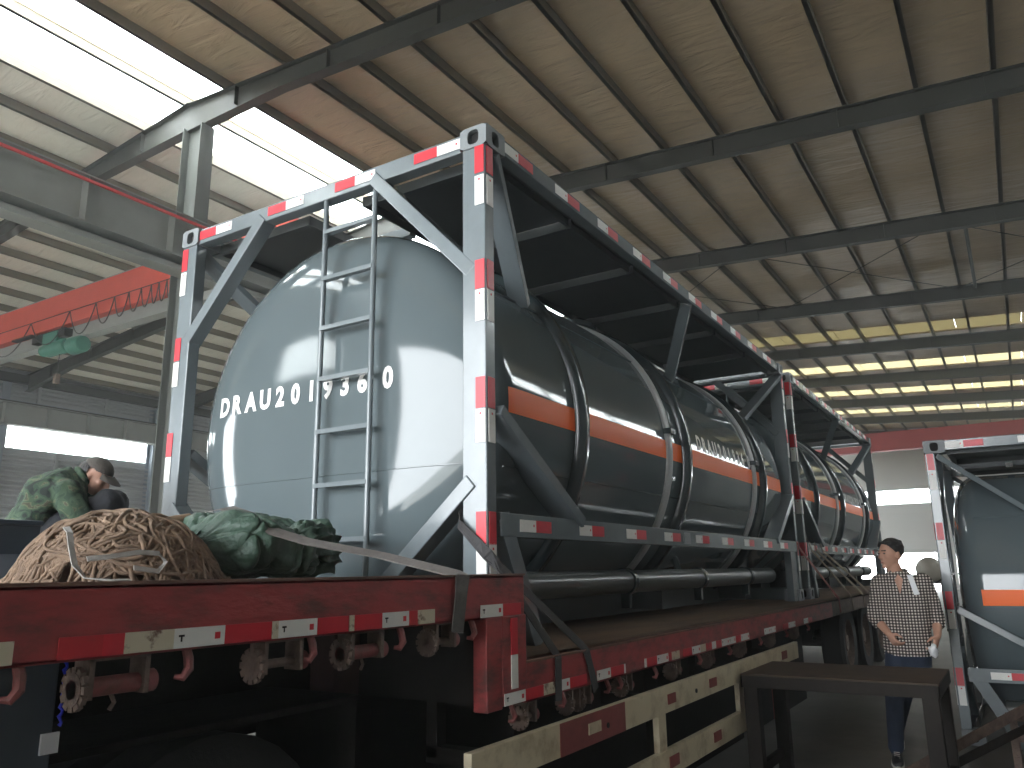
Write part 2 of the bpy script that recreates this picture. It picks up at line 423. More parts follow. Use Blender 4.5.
# ribs of the left wall cladding, mullion posts, band and pipes
m = MB()
z = 0.1
while z < zL(YL) - .25:
    if not (5.75 < z < 7.8):
        m.hexa([(6, YL - .065, z + .03), (30, YL - .065, z + .03), (30, YL, z), (6, YL, z), (6, YL - .065, z + .08), (30, YL - .065, z + .08), (30, YL, z + .11), (6, YL, z + .11)])
    z += .17
rb = obj('cladding_rib', m, 'clad', wl); rb['kind'] = 'stuff'
obj('fascia_band', MB().box((6, YL - .10, 7.10), (30, YL, 7.75)), 'clad_blue', wl)
obj('eave_beam', MB().box((6, YL - .25, zL(YL) - .5), (30, YL, zL(YL) - .2)), 'beam', wl)
for x in (9.9, 12.9, 14.9):
    obj('mullion', MB().box((x - .06, YL - .09, 0), (x + .06, YL - .01, 5.95)), 'clad', wl)
for x in (12.0, 14.6):
    obj('mullion', MB().box((x - .06, YL - .09, 7.75), (x + .06, YL - .01, 8.5)), 'clad', wl)
obj('window_ledge', MB().box((11.0, YL - .2, 7.04), (16.8, YL - .02, 7.12)), 'pipe_white', wl)
for x in [r - .82 for r in RAF]:
    c = MB().box((x - .15, YL - .45, 0), (x + .15, YL - .43, zL(YL) - .6)).box((x - .15, YL - .03, 0), (x + .15, YL - .01, zL(YL) - .6)).box((x - .006, YL - .43, 0), (x + .006, YL - .03, zL(YL) - .6))
    tag(struct(obj('column', c, 'clad_blue')), 'blue grey steel column against the louvred side wall')
pp = MB().tube([(16.95, YL - .3, 0), (16.95, YL - .3, 8.3)], .07, 8)
tag(obj('downpipe', pp, 'pipe_white'), 'white downpipe at the end of the bright window strip', 'pipe')
pp = MB().tube([(16.35, YL - 1.5, 0), (16.35, YL - 1.5, 7.4)], .035, 8)
tag(obj('downpipe', pp, 'pipe_white'), 'pale standpipe beside the grey corner post of the tank container', 'pipe')

# portals in the openings
portal('portal_ridge', (19, RIDGE, 10.95), (0, 0, -1), 70, 2.5)
portal('portal_right', (23.4, YR - .25, 8.5), (0, 1, 0), 36, 1.3)
portal('portal_gate', (X0 - .25, 3.65, 3.6), (1, 0, 0), 10.3, 7.2)
portal('portal_added_gate', (X0 - .25, 24, 3.7), (1, 0, 0), 7, 7.4)  # for the added left bay gate
portal('portal_front', (X0 - .25, 13.5, 7.45), (1, 0, 0), 3, 1.5)
portal('portal_left', (13, YL + .25, 6.54), (0, -1, 0), 56, 1.1)
portal('portal_added_far_gate', (47.5, YL + .25, 3.25), (0, -1, 0), 11, 6.5)  # for the added gate near the back wall
portal('portal_back', (X1 + .25, 1, 5.8), (-1, 0, 0), 18, 1.0)

# crane runway girder along the middle columns (part of the building)
gy = 9.5
def girder(name, y, x0, x1, ztop, h, fw):
    g = MB().box((x0, y - .008, ztop - h), (x1, y + .008, ztop)).box((x0, y - fw / 2, ztop - .025), (x1, y + fw / 2, ztop)).box((x0, y - fw / 2, ztop - h), (x1, y + fw / 2, ztop - h + .03))
    r = tag(struct(obj(name, g, 'girder')), 'grey green crane runway beam running under the roof beside the column')
    obj('crane_rail', MB().box((x0, y - .035, ztop), (x1, y + .035, ztop + .08)), 'steel_dark', r)
    x = x0 + .5
    while x < min(x1, 24):
        obj('stiffener', MB().box((x - .006, y - fw / 2 + .02, ztop - h + .03), (x + .006, y + fw / 2 - .02, ztop - .025)), 'girder', r); x += 1.5
    return r
g1 = girder('trim_1', gy, X0, X1, 7.50, .78, .42)
obj('conductor_bar', MB().box((X0, gy - .26, 7.36), (X1, gy - .22, 7.40)), 'red_line', g1)
obj('walkway_angle', MB().box((X0, gy - .12, 6.52), (X1, gy + .22, 6.60)).box((X0, gy + .1, 6.60), (X1, gy + .2, 6.74)), 'girder', g1)
g2 = girder('trim_2', YL - .75, X0, X1, 7.50, .78, .42)
g2['label'] = 'grey green crane runway beam along the louvred side wall'

# red travelling crane in the left bay
cr = thing('bridge_crane', 'red overhead travelling crane with a grey track and a green hoist', 'crane', (8, 18.5, 7.58))
obj('girder_box', MB().hexa([(7.75, 10.2, 8.02), (8.25, 10.2, 8.02), (8.25, 27, 8.02), (7.75, 27, 8.02), (7.75, 10.2, 8.95), (8.25, 10.2, 8.95), (8.25, 27, 8.95), (7.75, 27, 8.95)]), 'crane_red', cr, bevel=.01)
obj('bounce_cover', MB().box((7.74, 10.2, 8.95), (8.26, 27, 8.965)), 'clad', cr)  # added grey cover, keeps red bounce off the roof
obj('hoist_track', MB().box((7.97, 10.4, 7.66), (8.03, 26.8, 8.02)).box((7.85, 10.4, 7.62), (8.15, 26.8, 7.68)), 'girder', cr)
for y in (gy, YL - .75):
    e = obj('end_carriage', MB().box((6.6, y - .17, 7.68), (9.4, y + .17, 8.05)), 'crane_red', cr)
    obj('wheel', MB().lathe([(-.06, .2), (.06, .2)], (6.9, y, 7.78), (0, 1, 0), 16).lathe([(-.06, .2), (.06, .2)], (9.1, y, 7.78), (0, 1, 0), 16), 'steel_dark', e)
obj('end_link', MB().box((7.8, gy, 7.9), (8.2, 10.4, 8.3)).box((7.8, 26.9, 7.9), (8.2, YL - .6, 8.3)), 'crane_red', cr)
obj('festoon_wire', MB().tube([(7.68, 10.6, 8.32), (7.68, 26.5, 8.32)], .012, 5), 'cable', cr)
ys = [22.6, 20.2, 18.3, 17.1, 16.3, 15.7, 15.2, 14.8, 14.5, 14.2, 13.9, 13.6]
for a, b in zip(ys, ys[1:]):
    n = 12; d = min(.75, .42 + (a - b) * .25)
    obj('festoon_loop', MB().tube([(7.67, a + (b - a) * i / n, 8.31 - d * (1 - (2 * i / n - 1) ** 2)) for i in range(n + 1)], .015, 5), 'cable', cr)
ho = obj('hoist', MB().lathe([(-.55, .0), (-.55, .17), (-.5, .2), (.35, .2), (.38, .15), (.62, .15), (.66, .0)], (7.9, 19.2, 7.5), (0, 1, 0), 20).box((7.72, 18.9, 7.62), (8.08, 19.6, 7.9)), 'hoist', cr, smooth=True)
obj('motor', MB().lathe([(-.3, 0), (-.3, .2), (-.25, .23), (.2, .23), (.25, .15), (.25, 0)], (7.9, 18.2, 7.42), (0, 1, 0), 20), 'hoist', ho, smooth=True)
obj('trolley', MB().box((7.75, 18.6, 7.72), (8.25, 20.2, 7.95)).box((7.6, 20.0, 7.9), (7.75, 21, 7.95)), 'steel_dark', ho)
obj('hook_cable', MB().tube([(7.9, 19.0, 7.4), (7.9, 19.0, 6.7)], .012, 6), 'cable', ho)
obj('hook_block', MB().box((7.84, 18.94, 6.5), (7.96, 19.06, 6.75)), 'rust', ho)

# far red crane across the right bay
cf = thing('bridge_crane', 'dull red crane bridge crossing the far end of the workshop', 'crane', (45.5, 0, 7.58))
obj('girder_box', MB().box((45.2, YR + .6, 7.72), (45.8, 9.3, 8.75)), 'crane_far', cf)
for y in (gy, YR + .5): obj('end_carriage', MB().box((44.2, y - .17, 7.58), (46.8, y + .17, 7.95)), 'crane_far', cf)
g3 = girder('trim_3', YR + .5, X0, X1, 7.50, .78, .42)
g3['label'] = 'crane runway beam along the right side wall'

# thin scattering volume added for the veiling glare of the skylights
hm = bpy.data.materials.new('veil_air'); hm.use_nodes = True
n = hm.node_tree.nodes; l = hm.node_tree.links; n.remove(n['Principled BSDF'])
vs_ = n.new('ShaderNodeVolumeScatter'); vs_.inputs['Color'].default_value = (.95, .96, .94, 1); vs_.inputs['Density'].default_value = 0.0048; vs_.inputs['Anisotropy'].default_value = 0.35
l.new(vs_.outputs[0], n['Material Output'].inputs['Volume'])
MT['air'] = hm
hz = obj('haze', MB().box((X0 - .8, YR - .8, -.2), (X1 + .8, YL + .8, 11.6)), 'air')
tag(hz, 'thin haze volume added to stand in for skylight glare', 'haze', kind='stuff')
# ------------------------------------------------------------------ tank containers
CH, CL, CW = 2.584, 6.058, 2.438
TZ, TR, TY = 1.19, 1.15, 1.219
XC = 0.345          # where the straight shell begins
ZD = 1.13
def dish_x(r):
    q = min(1.0, r / TR)
    return XC - 0.235 * max(0.0, 1 - q ** 6) ** (1 / 2.2) - 0.012 * (1 - q * q)
def casting_mesh():
    """corner casting at the origin corner: box 178 x 162 x 118 with slotted holes on the two outer faces and the top"""
    m = MB(); a, b, c = .178, .162, .118
    def holed(P, U, V, W, H, hw, hh, nin):
        P, U, V, nin = Vector(P), Vector(U), Vector(V), Vector(nin)
        n = 24; o = []; i = []; d = []
        for k in range(n):
            t = 2 * math.pi * k / n; cs, sn = math.cos(t), math.sin(t)
            sc = min((W / 2) / max(abs(cs), 1e-9), (H / 2) / max(abs(sn), 1e-9))
            o.append(P + U * (W / 2 + cs * sc) + V * (H / 2 + sn * sc))
            e = 2 / 3.2
            ix = hw * math.copysign(abs(cs) ** e, cs); iy = hh * math.copysign(abs(sn) ** e, sn)
            q = P + U * (W / 2 + ix) + V * (H / 2 + iy)
            i.append(q); d.append(q + nin * .03)
        fs = [(k, (k + 1) % n, n + (k + 1) % n, n + k) for k in range(n)]
        m.add(o + i, fs, 0)
        m.add(i + d, fs, 0)
        m.add(d, [tuple(range(n))], 1)
    holed((0, 0, 0), (0, 1, 0), (0, 0, 1), b, c, .034, .04, (1, 0, 0))
    holed((0, 0, 0), (1, 0, 0), (0, 0, 1), a, c, .034, .04, (0, 1, 0))
    holed((0, 0, c), (1, 0, 0), (0, 1, 0), a, b, .05, .032, (0, 0, -1))
    m.add([(a, 0, 0), (a, b, 0), (a, b, c), (a, 0, c)], [(0, 1, 2, 3)]); m.add([(0, b, 0), (a, b, 0), (a, b, c), (0, b, c)], [(0, 1, 2, 3)])
    m.add([(0, 0, 0), (a, 0, 0), (a, b, 0), (0, b, 0)], [(0, 1, 2, 3)])
    return m
def text_mesh(body, size, xs, off):
    cu = bpy.data.curves.new('lettering', 'FONT'); cu.body = body; cu.size = size; cu.offset = off; cu.extrude = 0.0; cu.resolution_u = 3
    cu.space_character = 1.42
    t = bpy.data.objects.new('lettering', cu); COL.objects.link(t)
    dg = bpy.context.evaluated_depsgraph_get(); dg.update()
    me = bpy.data.meshes.new_from_object(t.evaluated_get(dg))
    bpy.data.objects.remove(t)
    for v in me.vertices: v.co.x *= xs
    bpy.data.curves.remove(cu)
    return me

def make_container():
    root = thing('tank_container', 'grey tank container with a ladder and white letters on its end, first on the trailer', 'tank container')
    loc = dict(local=True)
    # --- shell with dished ends
    prof = []
    nr = 26
    for i in range(nr + 1):
        q = 1 - (1 - i / nr) ** 1.9
        prof.append((dish_x(q * TR), q * TR))
    pr = prof + [(x, TR) for x in (.9, 2, 3.03, 4, 5.1)] + [(CL - x, r) for x, r in reversed(prof)]
    sh = obj('tank_shell', MB().lathe(pr, (0, TY, TZ), (1, 0, 0), 96, close=False), 'tank', root, smooth='all', local=True)
    # orange stripe round both sides of the shell
    for sgn in (-1, 1):
        m = MB(); vs = []; n = 6; xs = [XC - .05, XC - .025, XC + .01, 1.5, 3, 4.5, CL - XC - .01, CL - XC + .025, CL - XC + .05]
        ths = [math.asin(max(-1, min(1, (1.128 + (1.262 - 1.128) * j / n - TZ) / TR))) for j in range(n + 1)]
        for xx in xs:
            for j, th in enumerate(ths):
                ex = min(xx, CL - xx); r = TR + .003
                if ex < XC:
                    lo, hi = 0.5 * TR, TR
                    for _ in range(30):
                        mid = (lo + hi) / 2
                        if dish_x(mid) < ex: lo = mid
                        else: hi = mid
                    r = lo + .003
                vs.append((xx, TY + sgn * r * math.cos(th), TZ + r * math.sin(th)))
        fs = [(a * (n + 1) + j, a * (n + 1) + j + 1, (a + 1) * (n + 1) + j + 1, (a + 1) * (n + 1) + j) for a in range(len(xs) - 1) for j in range(n)]
        m.add(vs, fs)
        o = obj('orange_stripe', m, 'orange', root, smooth='all', local=True); o['label'] = 'orange stripe along the side of the grey tank'
    # stiffening rings and cladding bands
    def hoop(x, w, h, name, mt, bulge=.6):
        pr = [(-w / 2, TR - .01), (-w / 2, TR + h * bulge), (-w * .3, TR + h), (w * .3, TR + h), (w / 2, TR + h * bulge), (w / 2, TR - .01)]
        return obj(name, MB().lathe(pr, (x, TY, TZ), (1, 0, 0), 96, close=False), mt, root, smooth=50, local=True)
    for x in (1.06, 2.81, 4.97):
        o = hoop(x, .11, .055, 'stiffening_ring', 'ring')
    for x in (2.47, 4.70):
        o = hoop(x, .085, .028, 'cladding_band', 'strap_metal'); o['label'] = 'bright metal band round the grey tank'
        obj('band_clamp', MB().box((x - .05, TY - TR - .05, TZ + .12), (x + .05, TY - TR + .02, TZ + .16)), 'ring', o, local=True)
    # weld seams
    def seam_side(th, x0, x1):
        return [(x, TY - (TR + .001) * math.cos(th), TZ + (TR + .001) * math.sin(th)) for x in (x0, x1)]
    obj('weld_seam', MB().tube(seam_side(math.asin(.70 / TR), .3, CL - .3), .006, 5).tube(seam_side(math.asin(-.33 / TR), .3, CL - .3), .005, 5), 'tank', root, local=True)
    yz = []
    for i in range(25):
        y = .22 + (2.22 - .22) * i / 24; z = TZ - .32
        r = math.hypot(y - TY, z - TZ); yz.append((dish_x(r) - .001, y, z))
    obj('weld_seam', MB().tube(yz, .005, 5), 'tank', root, local=True)
    # lettering on the dished end and on the side
    TXT = 'DRAU2019360'
    for k, ch in enumerate(TXT):
        adv = .128 * k + (.05 if k == 10 else 0)
        for side in (0, 1):
            me = text_mesh(ch, .158, .86, .0075)
            xs = [v.co.x for v in me.vertices]; mid = (min(xs) + max(xs)) / 2
            for v in me.vertices:
                u = v.co.x - mid
                if side == 0:
                    y = 2.035 - adv - u; z = 1.307 + v.co.y
                    v.co = (dish_x(math.hypot(y - TY, z - TZ)) - .004, y, z)
                else:
                    th = math.asin((1.285 + v.co.y - TZ) / TR)
                    v.co = (3.19 + adv * 1.06 + u, TY - (TR + .004) * math.cos(th), TZ + (TR + .004) * math.sin(th))
            me.materials.append(MT['white_paint']); inst('white_letter', me, root, (0, 0, 0))
    # --- corner posts and castings
    cm = casting_mesh().mesh('corner_casting', ['cast', 'hole'])
    def mir(mb, sx, sy):
        return [((CL - x if sx else x), (CW - y if sy else y), z) for x, y, z in mb.v]
    for sx in (0, 1):
        for sy in (0, 1):
            p = MB().box((.004, .012, .118), (.085, .150, CH - .118))
            p.v = mir(p, sx, sy); obj('corner_post', p, 'frame', root, bevel=.006, local=True)
            for top in (0, 1):
                o = inst('corner_casting', cm, root, (CL if sx else 0, CW if sy else 0, CH - .118 if top else 0))
                o.scale = (-1 if sx else 1, -1 if sy else 1, 1)
    # --- end frames
    for sx in (0, 1):
        hd = MB().box((.012, .16, 2.466), (.095, CW - .16, 2.566)); hd.v = mir(hd, sx, 0); obj('end_header', hd, 'frame', root, bevel=.006, local=True)
        sl = MB().box((.012, .16, .01), (.10, CW - .16, .125)); sl.v = mir(sl, sx, 0); obj('end_sill', sl, 'frame', root, bevel=.006, local=True)
        for sy in (0, 1):
            b = MB().bar((.05, .77, 2.50), (.05, .10, 1.80), .075, .095, up=(1, 0, 0)); b.v = mir(b, sx, sy); obj('end_brace', b, 'frame', root, bevel=.005, local=True)
            b = MB().bar((.05, .10, .76), (.05, .90, .05), .075, .11, up=(1, 0, 0)); b.v = mir(b, sx, sy); obj('end_brace', b, 'frame', root, bevel=.005, local=True)
    # --- side rails and braces
    for sy in (0, 1):
        t = MB().box((.17, .010, 2.488), (CL - .17, .085, 2.578)); t.v = mir(t, 0, sy); obj('top_rail', t, 'frame', root, bevel=.005, local=True)
        t = MB().box((.11, .008, .505), (CL - .10, .07, .617)); t.v = mir(t, 0, sy); obj('lower_rail', t, 'frame', root, bevel=.004, local=True)
        t = MB().bar((.145, .04, .60), (.46, .04, .0), .06, .10, up=(1, 0, 0)); t.v = mir(t, 0, sy); obj('base_strut', t, 'frame', root, local=True)
        t = MB().box((CL - .30, .03, .0), (CL - .06, .10, .51)); t.v = mir(t, 0, sy); obj('base_strut', t, 'frame', root, local=True)
        for sx in (0, 1):
            b = MB().bar((.10, .06, 1.10), (.93, .06, .60), .06, .15, up=(0, 1, 0)); b.v = mir(b, sx, sy); obj('side_brace', b, 'frame', root, bevel=.005, local=True)
            b = MB().bar((.09, .05, 2.45), (.80, .30, 1.88), .045, .12, up=(0, 1, 0)); b.v = mir(b, sx, sy); obj('shoulder_brace', b, 'frame', root, bevel=.005, local=True)
        b = MB().bar((3.05, .05, 2.49), (3.38, .37, 1.93), .06, .09, up=(0, 1, 0)); b.v = mir(b, 0, sy); obj('shoulder_brace', b, 'frame', root, bevel=.005, local=True)
    # --- walkway panels below the top rails, framed with angles
    def panel(x0, x1, sy):
        m = MB().box((x0, .085, 2.505), (x1, 1.0, 2.515))
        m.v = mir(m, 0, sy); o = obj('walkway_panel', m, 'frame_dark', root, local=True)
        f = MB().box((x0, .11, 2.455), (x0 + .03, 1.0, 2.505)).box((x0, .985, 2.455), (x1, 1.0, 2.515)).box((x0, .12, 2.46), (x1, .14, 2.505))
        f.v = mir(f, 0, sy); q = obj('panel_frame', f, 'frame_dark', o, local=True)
    np_ = 6; st = (CL - .36) / np_
    for sy in (0, 1):
        for i in range(np_): panel(.18 + i * st, .18 + (i + 1) * st - .02, sy)
    for x in (.62, 1.6, 4.45, 5.45):
        obj('cross_member', MB().box((x, 1.0, 2.44), (x + .06, CW - 1.0, 2.50)), 'frame', root, local=True)
    # manhole on top of the shell
    mh = obj('manhole', MB().lathe([(0, .27), (.12, .27), (.12, .31), (.16, .31), (.20, .25), (.22, 0.01)], (3.03, TY, TZ + TR - .03), (0, 0, 1), 28), 'frame', root, smooth=True, local=True)
    # --- ladder at the end
    ld = obj('ladder', MB().tube([(.03, 1.14, .10), (.03, 1.14, 2.50)], .016, 10).tube([(.03, .765, .10), (.03, .765, 2.42), (.045, .765, 2.47), (.07, .77, 2.50)], .016, 10), 'frame', root, smooth=True, local=True)
    for zz in (.232, .523, .81, 1.102, 1.397, 1.69, 1.985, 2.27):
        obj('rung', MB().box((.012, .765, zz - .016), (.048, 1.14, zz + .008)), 'frame', ld, local=True)
    # --- underframe: saddles, long beams and hose tubes with clamps
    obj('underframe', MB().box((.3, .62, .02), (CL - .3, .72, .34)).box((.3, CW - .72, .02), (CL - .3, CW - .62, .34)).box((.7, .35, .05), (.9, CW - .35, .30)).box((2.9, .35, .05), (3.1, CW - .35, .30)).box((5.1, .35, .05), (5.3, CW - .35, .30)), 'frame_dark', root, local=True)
    for sy, yy in ((0, .24), (1, .24)):
        m = MB().tube([(.35, yy, .27), (5.62, yy, .27)], .075, 18); m.v = mir(m, 0, sy)
        o = obj('hose_tube', m, 'tube_dark', root, smooth=True, local=True)
        for x in (2.0, 3.42, 4.75):
            c = MB().lathe([(-.025, .0), (-.025, .088), (.025, .088), (.025, .0)], (x, yy, .27), (1, 0, 0), 18).box((x - .02, yy - .03, .10), (x + .02, yy + .03, .2))
            c.v = mir(c, 0, sy); obj('tube_clamp', c, 'ring', o, local=True)
    obj('drain_pipe', MB().tube([(3.2, .30, .27), (3.2, .34, .42), (3.3, .6, .5)], .03, 8), 'frame', root, smooth=True, local=True)
    obj('tie_box', MB().box((2.50, -.004, .52), (2.63, .01, .60)), 'cast', root, local=True)
    # --- reflective tape
    def tape(name, wd, h, mts):
        m = MB().box((0, -.003, 0), (wd, 0, h))
        if len(mts) > 1:
            s = min(wd, h) * .2; cx, cz = (wd * .85, h * .55) if wd > h else (wd * .5, h * .86)
            m.add([(cx - s / 2, -.0036, cz - s / 2), (cx + s / 2, -.0036, cz - s / 2), (cx + s / 2, -.0036, cz + s / 2), (cx - s / 2, -.0036, cz + s / 2)], [(0, 1, 2, 3)], 1)
        return m.mesh(name, mts)
    R_ = tape('tape_red', .155, .058, ['tape_red']); W_ = tape('tape_white', .15, .058, ['tape_white', 'tape_red'])
    VR = tape('tape_red_upright', .055, .15, ['tape_red']); VW = tape('tape_white_upright', .055, .16, ['tape_white', 'tape_red'])
    r90 = (0, 0, -math.pi / 2)
    for (a, b, c) in ((2.268, 2.108, 1.942), (1.621, 1.463, 1.31), (1.058, .903, .738), (.475, .319, .169)):
        inst('reflective_tape', R_, root, (.011, a, 2.492), r90); inst('reflective_tape', W_, root, (.011, b, 2.492), r90)
    for i in range(10):
        x = .175 + .565 * i
        inst('reflective_tape', W_, root, (x, .009, 2.504)); inst('reflective_tape', R_, root, (x + .15, .009, 2.504))
    for i in range(9):
        x = .278 + .622 * i
        inst('reflective_tape', W_, root, (x, .007, .532)); inst('reflective_tape', R_, root, (x + .15, .007, .532))
    zs = ((2.315, 2.14), (1.695, 1.53), (1.10, .935), (.465, .31))
    for (a, b) in zs:
        inst('reflective_tape', VR, root, (.003, .072, a), r90); inst('reflective_tape', VW, root, (.003, .072, b - .0), r90)
        o = inst('reflective_tape', VR, root, (.018, .011, a)); o = inst('reflective_tape', VW, root, (.018, .011, b))
        inst('reflective_tape', VR, root, (CL - .07, .011, a)); inst('reflective_tape', VW, root, (CL - .07, .011, b))
    for (a, b) in ((2.30, 2.13), (1.69, 1.52), (1.07, .915)):
        inst('reflective_tape', VR, root, (.003, CW - .016, a), r90); inst('reflective_tape', VW, root, (.003, CW - .016, b), r90)
    return root
c1 = make_container()
c1.location = (0, 0, ZD)
index_kids()
c2 = copy_tree(c1); c2.location = (CL + .33, 0, ZD)
c2['label'] = 'second grey tank container on the trailer, right behind the lettered one with the ladder'
c3 = copy_tree(c1); c3.location = (5.09, -1.39, 0.0); c3.rotation_euler = (0, 0, -math.pi / 2)
c3['label'] = 'grey tank container standing on the floor behind the man in the checked shirt'
# ------------------------------------------------------------------ low-bed trailer
YE = -0.30; YW = 2.74
tr = thing('lowbed_trailer', 'long red low bed trailer with a raised front deck carrying two tank containers', 'trailer', (5, 1.22, 0))
GX = -.20
obj('front_deck', MB().box((-4.6, YE + .02, 1.42), (GX, YW - .02, 1.455)), 'rust_edge', tr)
def channel(x0, x1, y, z0, z1, sgn):
    m = MB().box((x0, y, z0), (x1, y + sgn * .012, z1)).box((x0, y, z1 - .012), (x1, y + sgn * .09, z1)).box((x0, y, z0), (x1, y + sgn * .07, z0 + .012))
    return m
sb = obj('side_beam', channel(-4.6, GX, YE, 1.305, 1.462, 1), 'red', tr, bevel=.004)
obj('edge_strip', MB().box((-4.6, YE - .006, 1.460), (GX, YE + .05, 1.468)), 'rust_edge', sb)
obj('side_beam', channel(-4.6, GX, YW, 1.305, 1.462, -1), 'red', tr)
obj('step_plate', MB().box((-.475, YE - .002, .975), (-.37, YE + .06, 1.31)).box((-.37, YE - .004, .985), (GX + .005, YE + .05, 1.31)), 'red', tr, bevel=.004)
obj('step_bulkhead', MB().box((-.47, YE + .06, 1.0), (-.46, YW - .06, 1.42)), 'chassis', tr)
obj('step_plate', MB().box((-.47, YW - .06, .975), (GX, YW, 1.31)), 'red', tr)
# lower deck of big sheets
xs = [GX, 2.3, 4.8, 7.3, 9.8, 12.3, 14.6]
for a, b in zip(xs, xs[1:]):
    for c, d in ((YE + .015, 1.22), (1.225, YW - .015)):
        obj('deck_sheet', MB().box((a, c, 1.095), (b - .008, d, 1.128)), 'plywood', tr)
lb = obj('side_beam', channel(GX, 5.9, YE, .975, 1.128, 1), 'red', tr, bevel=.004)
obj('edge_strip', MB().box((GX, YE - .005, 1.122), (5.9, YE + .03, 1.131)), 'rust_edge', lb)
o = obj('side_beam', channel(5.9, 14.6, YE + .01, .975, 1.128, 1), 'rust', tr); o['label'] = 'rust brown rear length of the side beam'
obj('side_beam', channel(GX, 14.6, YW, .975, 1.128, -1), 'red', tr)
for y in (.55, 1.75):
    obj('main_beam', MB().box((GX - .2, y, .62), (14.4, y + .16, 1.09)).box((-4.5, y, 1.02), (GX + .2, y + .16, 1.40)), 'chassis', tr)
x = -4.3
while x < 14.2:
    z = 1.30 if x < GX - .3 else .98
    obj('cross_member', MB().box((x, YE + .06, z), (x + .07, YW - .06, z + .11)), 'chassis', tr); x += .62
for y in (.32, 2.0):
    lg = obj('landing_leg', MB().box((-.62, y, .35), (-.48, y + .13, 1.30)).box((-.60, y + .02, .08), (-.50, y + .11, .36)), 'leg_paint', tr)
    obj('foot_plate', MB().box((-.68, y - .05, .0), (-.42, y + .18, .08)), 'rust', lg)
for x in (8.6, 9.95, 11.3):
    for y in (.0, 2.1):
        t = obj('wheel', MB().lathe([(-.13, .3), (-.14, .46), (-.10, .50), (.10, .50), (.14, .46), (.13, .3)], (x, y + .17, .50), (0, 1, 0), 32, close=False), 'rubber', tr, smooth=True)
        obj('wheel_rim', MB().lathe([(-.13, .3), (-.05, .28), (-.02, .12), (-.10, .10), (-.10, 0.01)], (x, y + .17, .50), (0, 1, 0), 24, close=False), 'rust', t, smooth=True)
    obj('axle', MB().tube([(x, .15, .5), (x, 2.3, .5)], .06, 10).box((x - .06, .5, .5), (x + .06, .7, .7)).box((x - .06, 1.75, .5), (x + .06, 1.95, .7)), 'chassis', tr)
for x0_, x1_, y0_ in ((-.42, .3, .50), (.35, 1.9, .10), (2.1, 3.9, .10), (4.3, 6.2, .10)):  # made-up dark boxes that hide the lit floor under the trailer
    obj('shade_box', MB().box((x0_, y0_, .12), (x1_, y0_ + .45, .96)), 'chassis', tr, bevel=.01)
# reflective tape on the side beams: (x0, x1, colour)
def ttape(x0, x1, z0, z1, m, y=YE):
    o = MB().box((x0, y - .004, z0), (x1, y - .001, z1))
    mts = [m]
    if m == 'tape_white' and x1 - x0 > .1:
        mts = [m, 'tape_red', 'chassis']
        cx = x1 - .022; cz = (z0 + z1) / 2; s = .008
        o.add([(cx - s, y - .0046, cz - s), (cx + s, y - .0046, cz - s), (cx + s, y - .0046, cz + s), (cx - s, y - .0046, cz + s)], [(0, 1, 2, 3)], 1)
        cx = x0 + .02
        o.add([(cx - s, y - .0046, cz + s * .4), (cx + s, y - .0046, cz + s * .4), (cx + s, y - .0046, cz + s), (cx - s, y - .0046, cz + s)], [(0, 1, 2, 3)], 2)
        o.add([(cx - s * .3, y - .0046, cz - s), (cx + s * .3, y - .0046, cz - s), (cx + s * .3, y - .0046, cz + s), (cx - s * .3, y - .0046, cz + s)], [(0, 1, 2, 3)], 2)
    return obj('reflective_tape', o, mts, tr)
z0, z1 = 1.307, 1.352
for a, b, m in ((-2.35, -2.155, 'tape_old'), (-2.066, -1.97, 'tape_redold'), (-1.97, -1.92, 'tape_red'), (-1.92, -1.795, 'tape_old'), (-1.795, -1.651, 'tape_white'), (-1.651, -1.501, 'tape_red'), (-1.50, -1.478, 'tape_old'), (-1.478, -1.336, 'tape_white'), (-1.334, -1.21, 'tape_red'), (-1.205, -1.185, 'tape_old'), (-1.185, -1.06, 'tape_red'), (-1.06, -.93, 'tape_white'), (-.93, -.885, 'tape_redold'), (-.885, -.792, 'tape_old'), (-.515, -.365, 'tape_white'), (-.365, -.233, 'tape_red')):
    ttape(a, b, z0 + .004, z1 + .004, m)
obj('reflective_tape', MB().box((-.315, YE - .009, 1.165), (-.268, YE - .005, 1.30)), 'tape_red', tr)
obj('reflective_tape', MB().box((-.315, YE - .009, 1.04), (-.268, YE - .005, 1.163)), 'tape_white', tr)
z0, z1 = .985, 1.028
seq = [(-.365, -.214, 'tape_white'), (-.214, -.073, 'tape_red'), (-.07, .03, 'tape_old'), (.053, .16, 'tape_white'), (.16, .321, 'tape_red'), (.425, .57, 'tape_white'), (.57, .72, 'tape_red'), (.72, .74, 'tape_white')]
x = .98
for k, (w_, m) in enumerate([(.03, 'tape_white'), (.17, 'tape_red'), (.2, 'tape_white'), (.06, 'tape_redold'), (.15, 'tape_old'), (.08, None), (.17, 'tape_red'), (.18, 'tape_white'), (.12, 'tape_old'), (.14, 'tape_redold'), (.1, 'tape_white'), (.14, 'tape_red'), (.19, 'tape_white'), (.18, 'tape_white'), (.15, 'tape_red'), (.24, 'tape_white'), (.5, None), (.2, 'tape_white'), (.2, 'tape_white'), (.3, None), (.2, 'tape_red'), (.3, 'tape_white'), (.4, None), (.2, 'tape_white'), (.2, 'tape_red')]):
    if m: seq.append((x, x + w_ * .82, m))
    x += w_ * .82
for a, b, m in seq:
    ttape(a, b, z0, z1, m, YE - (.004 if a < -.2 else 0))
